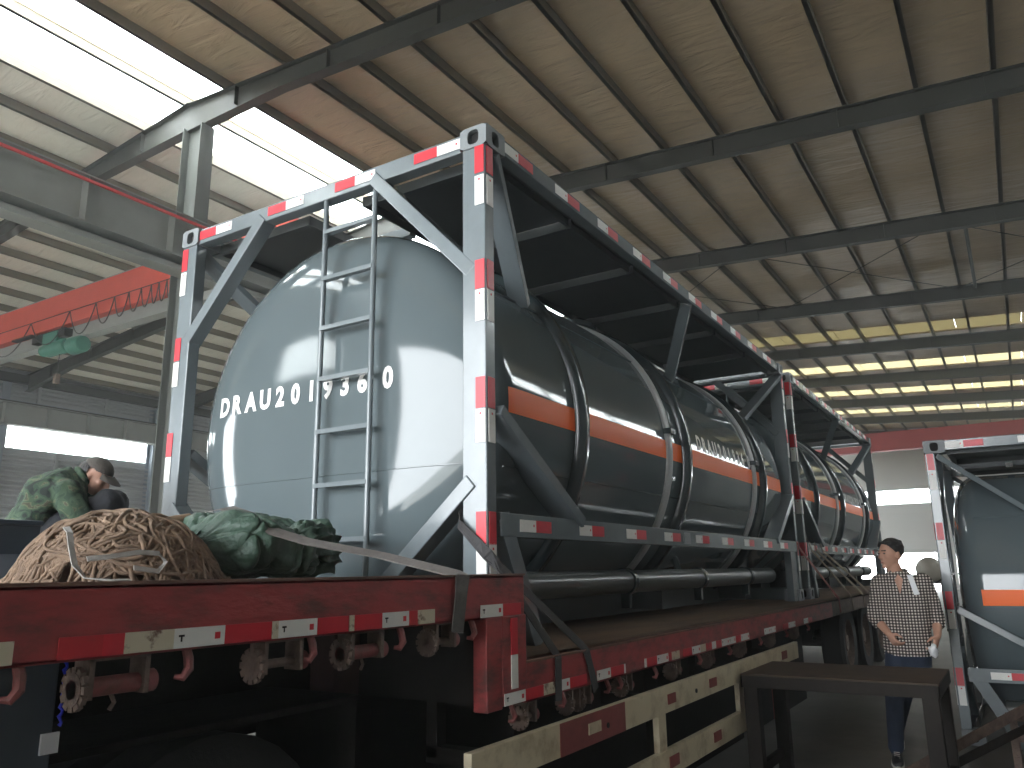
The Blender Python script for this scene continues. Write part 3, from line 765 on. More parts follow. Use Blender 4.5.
# ratchet winches under the side beams
def winch(x, z, k, bare=False):
    y = YE + .045; w_ = .072 * k
    b = obj('strap_winch', MB().box((x - w_, y - .03, z - .085), (x - w_ + .012, y + .03, z)).box((x + w_ - .012, y - .03, z - .085), (x + w_, y + .03, z)).box((x - w_, y - .03, z - .006), (x + w_, y + .03, z)), 'rust', tr)
    obj('drum', MB().tube([(x - w_ - .02, y, z - .062), (x + w_ + .02, y, z - .062)], .012 if bare else .021, 12), 'rust' if bare else 'hook_red', b, smooth=True)
    g = MB()
    n = 12
    for i in range(n):
        a = 2 * math.pi * i / n
        g.bar((x - w_ - .012, y + .022 * math.cos(a), z - .062 + .022 * math.sin(a)), (x - w_ - .012, y + .046 * math.cos(a), z - .062 + .046 * math.sin(a)), .016, .012, up=(1, 0, 0))
    g.lathe([(-.008, .036), (.008, .036)], (x - w_ - .012, y, z - .062), (1, 0, 0), 14)
    obj('ratchet_wheel', g, 'rust', b)
    hub = MB().lathe([(-.012, .014), (-.012, .026), (.012, .026), (.012, .014)], (x + w_ + .016, y, z - .062), (1, 0, 0), 14, close=False)
    obj('winch_eye', hub, 'hook_red', b, smooth=True)
    if not bare: obj('pawl', MB().tube([(x, y, z - .08), (x + .01, y, z - .10), (x, y, z - .115)], .005, 6), 'rust', b)
for x, k, br in ((-1.91, 1.0, 0), (-1.435, .95, 1), (-1.10, 1.0, 0), (-.70, .8, 1)): winch(x, 1.305, k, br)
for x in (-.13, .25, .36, .82, 1.5, 2.1, 2.8, 3.6, 4.4): winch(x, .975, .55, True)
def hook(x, z, s=1.0):
    y = YE + .03
    pts = [(x + .012 * s, y, z + .01), (x + .016 * s, y - .01, z - .02 * s), (x + .010 * s, y - .022, z - .045 * s), (x - .004 * s, y - .02, z - .062 * s), (x - .016 * s, y - .006, z - .06 * s)]
    obj('rope_hook', MB().tube(pts, [.011 * s, .012 * s, .012 * s, .010 * s, .006 * s], 8), 'hook_red', tr, smooth=True)
for x in (-2.14, -1.75, -1.345, -.954, -.55): hook(x, 1.305)
for x in (-.28, .12, .56, .70, 1.15, 1.85, 2.45, 3.2, 4.0, 4.8): hook(x, .975, .9)
# side guard: two rails on uprights, cream with dull red fields
gr = obj('guard_rail', MB().box((-.60, YE - .02, .735), (4.2, YE + .015, .865)), 'cream', tr, bevel=.003)
obj('red_field', MB().box((.03, YE - .023, .736), (.67, YE - .018, .864)), 'guard_red', gr)
for x in (-.6, .02): pass
def patch(x0, x1, z0, z1, par, m='guard_red', y=YE): obj('red_square' if m == 'guard_red' else 'cream_square', MB().box((x0, y - .026, z0), (x1, y - .019, z1)), m, par)
patch(.28, .40, .78, .825, gr, 'cream', YE - .002); patch(1.22, 1.33, .775, .825, gr); patch(1.90, 2.03, .775, .825, gr); patch(3.65, 3.8, .77, .83, gr)
for x in (.475, 1.66):
    obj('guard_hole', MB().lathe([(-.003, .012), (.003, .012)], (x, YE - .024, .79), (0, 1, 0), 12), 'hole', gr)
g2_ = obj('guard_rail', MB().box((.30, YE - .02, .425), (2.62, YE + .015, .555)), 'cream', tr, bevel=.003)
patch(1.20, 1.33, .465, .52, g2_); patch(1.92, 2.05, .465, .52, g2_)
for x in (1.15, 2.56):
    obj('guard_post', MB().box((x - .05, YE - .012, .43), (x + .05, YE + .02, .86)), 'cream', tr)
for x in (-.35, 1.2, 2.6, 4.0):
    obj('guard_bracket', MB().box((x - .03, YE + .02, .76), (x + .03, YE + .35, .82)).box((x - .03, YE + .30, .78), (x + .03, YE + .35, 1.0)), 'chassis', tr)
obj('marker_plate', MB().box((3.35, YE - .01, .60), (3.52, YE + .0, .72)), 'hoist', tr)
obj('marker_plate', MB().box((3.35, YE - .01, .38), (3.52, YE + .0, .60)), 'guard_red', tr)

# truck tractor added under the front deck to hide the lit floor
tk = thing('added_tractor', 'dark truck tractor chassis with black tyres added to darken the space under the front deck', 'truck', (-2.6, 1.22, 0))
for y in (.78, 1.52): obj('frame_rail', MB().box((-5.5, y, .72), (-.72, y + .09, .98)), 'chassis', tk)
obj('coupling_plate', MB().box((-2.4, .8, .98), (-1.5, 1.6, 1.06)), 'chassis', tk)
for x in (-1.30, -2.62):
    for y in (.10, .42, 1.72, 2.04):
        t = obj('wheel', MB().lathe([(-.12, .28), (-.13, .44), (-.09, .50), (.09, .50), (.13, .44), (.12, .28)], (x, y + .15, .50), (0, 1, 0), 28, close=False), 'rubber', tk, smooth=True)
        obj('wheel_rim', MB().lathe([(-.12, .28), (-.05, .26), (-.02, .12), (-.10, .10), (-.10, 0.01)], (x, y + .15, .50), (0, 1, 0), 20, close=False), 'chassis', t, smooth=True)
    obj('axle', MB().tube([(x, .2, .5), (x, 2.25, .5)], .07, 10), 'chassis', tk)
obj('mudguard', MB().box((-3.2, .08, 1.03), (-.75, .60, 1.05)).box((-.75, .08, .55), (-.73, .60, 1.05)), 'chassis', tk)
obj('mudguard', MB().box((-3.2, 1.75, 1.03), (-.75, 2.3, 1.05)).box((-.75, 1.75, .3), (-.73, 2.3, 1.05)), 'chassis', tk)

# things stowed under the front deck
bx = thing('storage_box', 'dark blue steel box hung under the red front deck with a white sticker', 'box', (-2.2, .02, .95))
obj('box_body', MB().box((-3.0, .02, .95), (-1.875, .07, 1.285)), 'blue_grey', bx, bevel=.006)
obj('sticker', MB().box((-1.905, .013, 1.068), (-1.862, .02, 1.115)), 'paper', bx)
pts = [(-1.870 + .003 * math.sin(i * 1.7), .004 + .002 * math.cos(i * 2.1), 1.30 - .17 * i / 24) for i in range(25)]
tag(obj('cord', MB().tube(pts, [.0035 + .002 * (i % 3 == 0) for i in range(25)], 6), 'blue_rope'), 'bright blue cord hanging in the dark under the front deck', 'cord')
# ------------------------------------------------------------------ load and loose things on the front deck
def noise3(p): return mnoise.noise(Vector(p))
DK = 1.456
rnd = random.Random(11)
def mound(x, y, cx, cy, ax, ay, h):
    q = 1 - ((x - cx) / ax) ** 2 - ((y - cy) / ay) ** 2
    return h * q ** .68 if q > 0 else 0.0
RC = (-1.265, .78, .355, .33, .222)
m = MB()
m.ball((RC[0], RC[1], DK - .05), (RC[2] * .86, RC[3] * .86, RC[4] * .98), 28, 12)
for s in range(760):
    a = rnd.uniform(0, 2 * math.pi)
    if s % 3:
        b = a + rnd.uniform(-.75, .75); ra, rb = rnd.uniform(.0, .55), rnd.uniform(.85, 1.06)
        if s % 2: b = a + rnd.uniform(-1.5, 1.5)
    else:
        b = a + rnd.uniform(1.2, 3.0) * rnd.choice((-1, 1)); ra, rb = rnd.uniform(.75, 1.06), rnd.uniform(.35, 1.04)
    p = (RC[0] + RC[2] * ra * math.cos(a), RC[1] + RC[3] * ra * math.sin(a)); q = (RC[0] + RC[2] * rb * math.cos(b), RC[1] + RC[3] * rb * math.sin(b))
    n = 16; lift = rnd.uniform(-.012, .034); pts = []; w1, w2 = rnd.uniform(-.12, .12), rnd.uniform(-.05, .05); fr = rnd.uniform(2, 5)
    for i in range(n + 1):
        t = i / n
        x = p[0] + (q[0] - p[0]) * t; y = p[1] + (q[1] - p[1]) * t
        dx, dy = q[1] - p[1], p[0] - q[0]; L_ = math.hypot(dx, dy) + 1e-6
        k = w1 * math.sin(math.pi * t) + w2 * math.sin(fr * math.pi * t)
        x += dx / L_ * k; y += dy / L_ * k
        z = DK + .008 + mound(x, y, *RC) + lift * math.sin(math.pi * t) + .012 * noise3((x * 9 + s, y * 9, s))
        pts.append((x, y, max(z, DK + .006)))
    m.tube(pts, rnd.uniform(.0055, .0082), 5)
rp = obj('rope_heap', m, 'rope', None, smooth='all')
tag(rp, 'big tangled heap of brown rope at the edge of the red front deck', 'rope', kind='stuff')
def surf(x, y, d=.016): return (x, y, DK + mound(x, y, *RC) + d)
st = [(-1.50, .74, DK + .19), (-1.545, .66, DK + .185), (-1.565, .60, DK + .165), (-1.568, .575, DK + .115), (-1.568, .545, DK + .06), (-1.555, .50, DK + .02), (-1.50, .45, DK + .012), (-1.44, .44, DK + .012)]
tag(obj('webbing_strap', MB().ribbon(st, .02, .004, [(1, .2, .2)] * 5 + [(.5, 1, .2)] * 3), 'web_pale'), 'pale grey strap hanging down one flank of the brown rope heap', 'strap')
st = [(-1.585, .45, 1.534), (-1.516, .44, 1.541), (-1.414, .44, 1.556), (-1.345, .44, 1.553), (-1.312, .445, 1.525), (-1.35, .43, 1.494), (-1.438, .43, 1.506)]
tag(obj('webbing_strap', MB().ribbon(st, .017, .004, (0, .5, 1)), 'web_pale'), 'pale grey strap looped across the front of the brown rope heap', 'strap')
ck = MB().tube([(-1.03, 1.0, DK + .225), (-.83, 1.0, DK + .262)], .024, 14)
for x in (-.97, -.90): ck.tube([(x, 1.0, DK + .236), (x + .006, 1.0, DK + .237)], .0255, 14)
tag(obj('brown_roll', ck, 'card', smooth=40), 'short brown roll lying between the rope heap and the green tarpaulin', 'roll')
m = MB().ball((RC[0], RC[1], DK - .03), .01)
# folded tarpaulin
def tarp():
    m = MB(); n, k = 150, 110; vs = []
    xa, xb = -.955, -.335
    for i in range(k + 1):
        t = i / k; x = xa + (xb - xa) * t
        end = 1 - max(0, (.16 - t) / .16) ** 2 * .6 - max(0, (t - .95) / .05) ** 2 * .12
        hy = .29 + .02 * math.sin(5 * t); hz = .134 - .012 * t + .008 * math.sin(9 * t)
        for j in range(n):
            a = 2 * math.pi * j / n; e = 2 / 3.4
            cy = math.copysign(abs(math.cos(a)) ** e, math.cos(a)); cz = math.copysign(abs(math.sin(a)) ** e, math.sin(a))
            q = (x * 3.2, (.8 + hy * cy) * 3.2, hz * cz * 3.2)
            w1 = noise3(q); w2 = noise3((q[0] * 2.3 + 7, q[1] * 2.3, q[2] * 2.3)); w3 = noise3((q[0] * 5 + 3, q[1] * 5, q[2] * 5))
            # long folds running round the bundle and creases near its open end
            cr1 = abs(math.sin(8.5 * x + 2.6 * w1 + 1.5 * cy)); cr2 = abs(math.sin(17 * x - 9 * cy * .25 + 3 * w2))
            cr3 = abs(math.sin(6 * (.8 + hy * cy) * 2 + 9 * hz * cz + 5 * x + 2 * w2))
            f = .026 * w1 + .024 * w2 + .012 * w3 - .040 * (1 - cr1) ** 6 - .024 * (1 - cr2) ** 6 - .026 * (1 - cr3) ** 7
            lay = max(0, min(1, (t - .52 - .12 * w1 + (.12 if cz > .75 else 0)) / .2)) * (1 if cz < .86 else .2)
            f -= lay * .026 * abs(math.sin((hz * cz) * 74 + 2.6 * w2 + 1.8 * x)) ** .7
            y = .80 + (hy * end + f) * cy; z = DK + .003 + hz * (1 + cz * end) + f * cz
            vs.append((x + .012 * noise3((cy * 5, cz * 9, 3)) * (1 if t > .9 else .3), y, max(DK + .002, z)))
    fs = [(i * n + j, i * n + (j + 1) % n, (i + 1) * n + (j + 1) % n, (i + 1) * n + j) for i in range(k) for j in range(n)]
    # closed ends: layers pressed together
    c0 = len(vs)
    for (i, sg) in ((0, -1), (k, 1)):
        ring = [vs[i * n + j] for j in range(n)]
        prev = [i * n + j for j in range(n)]
        for s in range(1, 9):
            sc = 1 - s / 8.5; row = []
            for j in range(n):
                px, py, pz = ring[j]; yy = .80 + (py - .80) * sc; zc = DK + .134; zz = zc + (pz - zc) * sc
                xx = px + sg * (.012 * math.sin(zz * 160 + 3 * noise3((yy * 6, zz * 4, 1))) + .01 * noise3((yy * 9, zz * 9, 8)) + .012 * (1 - sc))
                row.append(len(vs)); vs.append((xx, yy, zz))
            fs += [(prev[j], prev[(j + 1) % n], row[(j + 1) % n], row[j]) for j in range(n)]
            prev = row
        fs.append(tuple(prev))
    m.add(vs, fs)
    return m
tag(obj('tarpaulin', tarp(), 'tarp', smooth='all'), 'folded green tarpaulin lying in front of the ladder end of the tank container', 'tarpaulin')

# lashing straps
def strap(pts, w_, t, side, m, label, group=None, name='lashing_strap'):
    return tag(obj(name, MB().ribbon(pts, w_, t, side), m), label, 'strap', group)
strap([(-.80, 1.13, DK + .20), (-.79, 1.0, DK + .285), (-.80, .80, DK + .30), (-.812, .60, DK + .25), (-.80, .50, DK + .19), (-.735, .38, DK + .148), (-.618, .1, DK + .09), (-.640, -.27, 1.474), (-.642, -.312, 1.466), (-.65, -.312, 1.40), (-.665, -.305, 1.27)], .07, .004, [(1, 0, .25)] * 11, 'web_grey', 'grey strap pulled over the green tarpaulin and down the side of the front deck')
strap([(.10, .165, 1.80), (.02, .165, 1.73), (-.006, .158, 1.69), (-.006, .06, 1.60), (-.006, .008, 1.55), (.02, -.05, 1.48), (.055, -.29, 1.145), (.055, -.308, 1.12), (.05, -.308, .95)], .05, .004, [(0, .3, 1)] * 5 + [(1, 0, .25)] * 4, 'web', 'black strap from the container corner post, nearer the step of the deck', None)
strap([(.11, .165, 1.79), (.03, .168, 1.735), (-.010, .161, 1.695), (-.010, .06, 1.605), (-.010, .004, 1.555), (.03, -.05, 1.49), (.315, -.29, 1.145), (.322, -.308, 1.12), (.40, -.308, .95)], .05, .004, [(0, .3, 1)] * 5 + [(1, 0, .25)] * 4, 'web', 'black strap from the container corner post slanting further along the lower deck', None)
strap([(5.99, -.003, 1.74), (6.01, -.004, 1.68), (6.20, -.15, 1.40), (6.30, -.302, 1.14), (6.31, -.305, 1.0)], .06, .004, (1, 0, .2), 'web_red', 'faded red strap hanging at the joint of the two tank containers')
for i, (xa, xb) in enumerate(((6.55, 7.1), (6.8, 7.9), (7.15, 8.4))):
    strap([(xa, -.004, 1.745), (xa + .05, -.012, 1.66), ((xa + xb) / 2, -.15, 1.42), (xb, -.295, 1.14), (xb + .04, -.298, .99)], .045, .004, (1, 0, .3), 'web_brown', ['brown dusty strap slanting down beside the joint of the containers', 'middle one of the three brown dusty straps on the rear container', 'brown dusty strap furthest along the rear container'][i], 'brown straps on the rear container')

# blue bin beside the crouching man
bn = thing('steel_bin', 'dark blue steel bin behind the rope heap beside the crouching man', 'bin', (-1.5, 2.1, DK))
obj('bin_body', MB().box((-2.3, 2.0, DK), (-.925, 2.20, 1.745)).box((-2.3, 1.985, 1.725), (-.92, 2.005, 1.75)), 'blue_bin', bn, bevel=.006)
obj('bin_flap', MB().hexa([(-2.3, 1.78, DK), (-.77, 1.78, DK), (-.77, 1.80, DK), (-2.3, 1.80, DK), (-2.3, 1.98, 1.59), (-.925, 1.98, 1.59), (-.925, 2.0, 1.59), (-2.3, 2.0, 1.59)]), 'blue_grey', bn)

# ------------------------------------------------------------------ steel table in front of the man
BX0, BX1, BY0, BY1, BZ = 2.45, 3.26, -1.51, -.345, .80
tb = thing('steel_table', 'low dark steel work table with a brown plate top beside the trailer guard', 'table', (2.85, -.93, 0))
obj('table_top', MB().box((BX0, BY0, BZ - .012), (BX1, BY1, BZ)), 'steel_top', tb, bevel=.003)
obj('apron', MB().box((BX0, BY0, BZ - .085), (BX0 + .01, BY1, BZ - .012)).box((BX1 - .01, BY0, BZ - .085), (BX1, BY1, BZ - .012)).box((BX0, BY0, BZ - .085), (BX1, BY0 + .01, BZ - .012)).box((BX0, BY1 - .01, BZ - .085), (BX1, BY1, BZ - .012)), 'steel_dark', tb, bevel=.002)
for x, sx in ((BX0 + .011, 1), (BX1 - .011, -1)):
    for y, sy in ((BY0 + .011, 1), (BY1 - .011, -1)):
        obj('leg', MB().box((min(x, x + sx * .09), min(y, y + sy * .09), 0), (max(x, x + sx * .09), max(y, y + sy * .09), BZ - .02)), 'steel_dark', tb, bevel=.004)
for y in (BY0 + .02, BY1 - .06): obj('stretcher', MB().box((BX0 + .09, y, .16), (BX1 - .09, y + .04, .22)), 'steel_dark', tb)

# steel angle bars on the floor by the container
def angle_bar(p, q, w_, label, m):
    p = Vector(p); q = Vector(q); b = MB().bar(p, q, w_, .008)
    d = (q - p).normalized(); s = d.cross(Vector((0, 0, 1))).normalized()
    b.bar(p + s * (w_ / 2 - .004) + Vector((0, 0, w_ / 2)), q + s * (w_ / 2 - .004) + Vector((0, 0, w_ / 2)), .008, w_)
    return tag(obj('angle_bar', b, m), label, 'steel bar')
angle_bar((2.45, -.90, .04), (4.5, -1.948, .426), .07, 'brown steel angle bar leaning on the container rail, upper of the two bars', 'rust')
angle_bar((2.45, -.985, .03), (4.2, -1.932, .33), .055, 'dark steel angle bar with a bright edge, lower of the two bars', 'steel_dark')
ts = thing('trestle', 'low stepped steel trestle holding up the two angle bars', 'trestle', (4.3, -1.98, 0))
for x, z in ((4.45, .37), (4.15, .275)):
    obj('crossbar', MB().box((x - .025, -2.2, z - .05), (x + .025, -1.75, z)), 'rust', ts)
    for y in (-2.15, -1.8): obj('leg', MB().box((x - .025, y - .025, 0), (x + .025, y + .025, z - .05)), 'rust', ts)
for y in (-2.15, -1.8): obj('tie_bar', MB().box((4.12, y - .02, .08), (4.48, y + .02, .12)), 'rust', ts)

# far silver tank behind the man
ft = thing('storage_tank', 'small silver round tank far behind the man near the open gate', 'tank', (18.3, -.2, 0))
obj('tank_drum', MB().lathe([(-.02, 0.01), (0, .12), (.05, .24), (.12, .29), (1.6, .29), (1.7, .2), (1.72, .01)], (17.9, -.2, 1.37), (1, .1, 0), 32), 'silver', ft, smooth=True)
for x in (18.2, 19.2):
    obj('stand_leg', MB().box((x, -.45, 0), (x + .08, -.37, 1.25)).box((x, .1, 0), (x + .08, .18, 1.25)).box((x, -.45, 1.06), (x + .08, .18, 1.14)), 'steel_dark', ft)
# ------------------------------------------------------------------ people
def loft(m, secs, n=16):
    """secs: (centre, half-width vector, half-depth vector)"""
    vs = []; fs = []
    for c, u, v in secs:
        c, u, v = Vector(c), Vector(u), Vector(v)
        for j in range(n):
            a = 2 * math.pi * j / n
            vs.append(c + u * math.cos(a) + v * math.sin(a))
    k = len(secs)
    for i in range(k - 1):
        for j in range(n): fs.append((i * n + j, i * n + (j + 1) % n, (i + 1) * n + (j + 1) % n, (i + 1) * n + j))
    fs.append(tuple(range(n - 1, -1, -1))); fs.append(tuple((k - 1) * n + j for j in range(n)))
    m.add(vs, fs)
def limb(m, pts, rs, n=12):
    """tapered limb with round joints, resampled so that it bends smoothly"""
    pts = [Vector(p) for p in pts]
    P = []; R = []
    for i in range(len(pts) - 1):
        for k in range(5):
            t = k / 5; P.append(pts[i].lerp(pts[i + 1], t)); R.append(rs[i] + (rs[i + 1] - rs[i]) * t)
    P.append(pts[-1]); R.append(rs[-1])
    for i in range(1, len(P) - 1):
        pass
    m.tube(P, R, n)
    for p, r in zip(pts, rs): m.ball(p, r, 12, 8)
def hand(m, wrist, d, pn, side, curl, s=1.0):
    """wrist point, d = direction of the hand, pn = palm normal, side = +1 thumb on d x pn side; curl in radians per joint"""
    d = Vector(d).normalized(); pn = Vector(pn); pn = (pn - d * pn.dot(d)).normalized(); t = d.cross(pn).normalized() * side
    w0 = Vector(wrist)
    loft(m, [(w0 - d * .02 * s, t * .028 * s, pn * .021 * s), (w0 + d * .02 * s, t * .034 * s, pn * .019 * s), (w0 + d * .06 * s, t * .041 * s, pn * .017 * s), (w0 + d * .092 * s, t * .040 * s, pn * .013 * s)], 14)
    for i, (off, ln) in enumerate(((.030, .072), (.010, .080), (-.011, .074), (-.031, .058))):
        p = w0 + d * (.085 - .004 * abs(i - 1)) * s + t * off * s; dd = d.copy(); pts = [p - d * .02 * s]; a = 0
        segs = (.42, .33, .25); pts.append(p)
        for k, sg in enumerate(segs):
            a += curl * (0.8 + .12 * i) * (1, 1.15, .8)[k]
            dd = d * math.cos(a) + pn * math.sin(a)
            p = p + dd * ln * sg * s; pts.append(p)
        m.tube(pts, [.0095 * s, .0095 * s, .0088 * s, .0080 * s, .0066 * s], 8); m.ball(pts[-1], .0068 * s, 8, 6)
    p = w0 + d * .025 * s + t * .03 * s
    q = p + (d * .55 + t * .75 + pn * .35).normalized() * .035 * s
    r = q + (d * .85 + t * .25 + pn * .45).normalized() * .030 * s
    e = r + (d * .9 - t * .1 + pn * .5).normalized() * .022 * s
    m.tube([p - t * .012 * s, q, r, e], [.014 * s, .012 * s, .0105 * s, .008 * s], 8); m.ball(e, .008 * s, 8, 6)
def head(m, c, rot, s=1.0, neck=None):
    """head centred at c (local: face towards -y), rot = 3x3; returns a placing function"""
    def P(x, y, z): return Vector(c) + rot @ (Vector((x, y, z)) * s)
    def V(x, y, z): return rot @ (Vector((x, y, z)) * s)
    m.ball(P(0, .012, .022), (.075 * s, .094 * s, .090 * s), 20, 14, rot=rot)
    loft(m, [(P(0, -.018, -.108), V(.024, 0, 0), V(0, .030, .012)), (P(0, -.020, -.095), V(.040, 0, 0), V(0, .056, 0)), (P(0, -.015, -.065), V(.056, 0, 0), V(0, .070, 0)), (P(0, -.006, -.02), V(.066, 0, 0), V(0, .082, 0)), (P(0, 0, .03), V(.068, 0, 0), V(0, .086, 0))], 18)
    loft(m, [(P(0, -.080, .012), V(.009, 0, 0), V(0, .014, 0)), (P(0, -.097, -.012), V(.012, 0, 0), V(0, .014, 0)), (P(0, -.104, -.028), V(.017, 0, 0), V(0, .016, 0)), (P(0, -.090, -.038), V(.013, 0, 0), V(0, .014, 0))], 10)
    m.ball(P(0, -.080, .026), (.046 * s, .012 * s, .008 * s), 12, 6, rot=rot)
    m.ball(P(0, -.084, -.058), (.023 * s, .010 * s, .0055 * s), 10, 6, rot=rot); m.ball(P(0, -.083, -.069), (.020 * s, .010 * s, .0065 * s), 10, 6, rot=rot)
    m.ball(P(0, -.078, -.097), (.020 * s, .014 * s, .014 * s), 10, 6, rot=rot)
    for sx in (-1, 1):
        m.ball(P(sx * .040, -.062, -.02), (.022 * s, .022 * s, .020 * s), 10, 6, rot=rot)
        m.ball(P(sx * .077, .012, -.012), (.008 * s, .019 * s, .032 * s), 10, 8, rot=rot)
    return P, V
def solid(mb, voxel, smooth=4, it=2):
    """one continuous surface out of the overlapping volumes"""
    me = mb.mesh('body', ['hole'])
    o = bpy.data.objects.new('tmp', me); COL.objects.link(o)
    r = o.modifiers.new('r', 'REMESH'); r.mode = 'VOXEL'; r.voxel_size = voxel; r.use_smooth_shade = True
    q = o.modifiers.new('s', 'SMOOTH'); q.factor = .5; q.iterations = smooth
    dg = bpy.context.evaluated_depsgraph_get(); dg.update()
    me2 = bpy.data.meshes.new_from_object(o.evaluated_get(dg))
    bpy.data.objects.remove(o); bpy.data.meshes.remove(me)
    me2.polygons.foreach_set('use_smooth', [True] * len(me2.polygons))
    me2.materials.clear()
    return me2
def piece(name, me, m, parent=None, loc=None, rz=0):
    me.name = name
    me.materials.append(MT[m] if isinstance(m, str) else m)
    o = bpy.data.objects.new(name, me); COL.objects.link(o)
    if parent: o.parent = parent
    if loc: o.location = loc; o.rotation_euler = (0, 0, rz)
    return o
MT['skin'] = mat('skin', (0.52, 0.285, 0.20), 0.5, 0, 0.04, 60, var=0.12, vscale=12)
MT['skin_pale'] = mat('skin_lighter', (0.45, 0.25, 0.18), 0.5, 0, 0.04, 60, var=0.12, vscale=12)
MT['hair'] = mat('black_hair', (0.012, 0.010, 0.010), 0.45, 0, 0.5, 120, stretch=(1, 1, .25))
MT['jeans'] = mat('blue_jeans', (0.022, 0.036, 0.068), 0.85, 0, 0.25, 60, var=0.45, vscale=5)
MT['shoe'] = mat('black_shoe', (0.02, 0.02, 0.022), 0.55, 0, 0.1, 60)
MT['sole'] = mat('pale_sole', (0.48, 0.46, 0.42), 0.7)
MT['cap'] = mat('brown_grey_cap', (0.075, 0.065, 0.056), 0.85, 0, 0.2, 90, var=0.2, vscale=12)
MT['black_cloth'] = mat('black_cloth', (0.014, 0.016, 0.021), 0.85, 0, 0.25, 30)
MT['undershirt'] = mat('red_brown_cloth', (0.25, 0.07, 0.05), 0.85)
def plaid_mat():
    m = bpy.data.materials.new('checked_cloth'); m.use_nodes = True
    n = m.node_tree.nodes; l = m.node_tree.links; b = n['Principled BSDF']; b.inputs['Roughness'].default_value = .85
    tc = n.new('ShaderNodeTexCoord'); sp = n.new('ShaderNodeSeparateXYZ')
    l.new(tc.outputs['Object'], sp.inputs[0])
    def stripe(src, per):
        a = n.new('ShaderNodeMath'); a.operation = 'MULTIPLY'; a.inputs[1].default_value = 1 / per; l.new(src, a.inputs[0])
        f = n.new('ShaderNodeMath'); f.operation = 'FRACT'; l.new(a.outputs[0], f.inputs[0])
        g = n.new('ShaderNodeMath'); g.operation = 'GREATER_THAN'; g.inputs[1].default_value = .46; l.new(f.outputs[0], g.inputs[0])
        return g
    ad = n.new('ShaderNodeMath'); ad.operation = 'ADD'; l.new(sp.outputs['X'], ad.inputs[0]); ad.inputs[1].default_value = 5.0
    s1 = stripe(ad.outputs[0], .0225); s2 = stripe(sp.outputs['Z'], .0225)
    su = n.new('ShaderNodeMath'); su.operation = 'ADD'; l.new(s1.outputs[0], su.inputs[0]); l.new(s2.outputs[0], su.inputs[1])
    hf = n.new('ShaderNodeMath'); hf.operation = 'MULTIPLY'; hf.inputs[1].default_value = .5; l.new(su.outputs[0], hf.inputs[0])
    r = n.new('ShaderNodeValToRGB'); r.color_ramp.interpolation = 'CONSTANT'
    e = r.color_ramp.elements; e[0].color = (.74, .69, .61, 1); e[1].position = .4; e[1].color = (.13, .105, .095, 1)
    q = e.new(.9); q.color = (.018, .014, .015, 1)
    l.new(hf.outputs[0], r.inputs[0]); l.new(r.outputs[0], b.inputs['Base Color'])
    t2 = n.new('ShaderNodeTexNoise'); t2.inputs['Scale'].default_value = 9; l.new(tc.outputs['Object'], t2.inputs['Vector'])
    bp = n.new('ShaderNodeBump'); bp.inputs['Strength'].default_value = .5; bp.inputs['Distance'].default_value = .03
    l.new(t2.outputs['Fac'], bp.inputs['Height']); l.new(bp.outputs['Normal'], b.inputs['Normal'])
    return m
MT['plaid'] = plaid_mat()
def camo_mat():
    m = bpy.data.materials.new('camouflage_cloth'); m.use_nodes = True
    n = m.node_tree.nodes; l = m.node_tree.links; b = n['Principled BSDF']; b.inputs['Roughness'].default_value = .9
    tc = n.new('ShaderNodeTexCoord')
    t = n.new('ShaderNodeTexNoise'); t.inputs['Scale'].default_value = 13; t.inputs['Detail'].default_value = 2.5; t.inputs['Distortion'].default_value = 1.2
    l.new(tc.outputs['Object'], t.inputs['Vector'])
    r = n.new('ShaderNodeValToRGB'); r.color_ramp.interpolation = 'CONSTANT'; e = r.color_ramp.elements
    e[0].color = (.010, .017, .014, 1); e[1].position = .42; e[1].color = (.022, .045, .028, 1)
    for p, c in ((.50, (.04, .07, .04, 1)), (.60, (.085, .10, .055, 1)), (.64, (.05, .045, .03, 1)), (.70, (.02, .035, .025, 1))): e.new(p).color = c
    l.new(t.outputs['Fac'], r.inputs[0]); l.new(r.outputs[0], b.inputs['Base Color'])
    t2 = n.new('ShaderNodeTexNoise'); t2.inputs['Scale'].default_value = 10; l.new(tc.outputs['Object'], t2.inputs['Vector'])
    bp = n.new('ShaderNodeBump'); bp.inputs['Strength'].default_value = .6; bp.inputs['Distance'].default_value = .04
    l.new(t2.outputs['Fac'], bp.inputs['Height']); l.new(bp.outputs['Normal'], b.inputs['Normal'])
    return m
MT['camo'] = camo_mat()

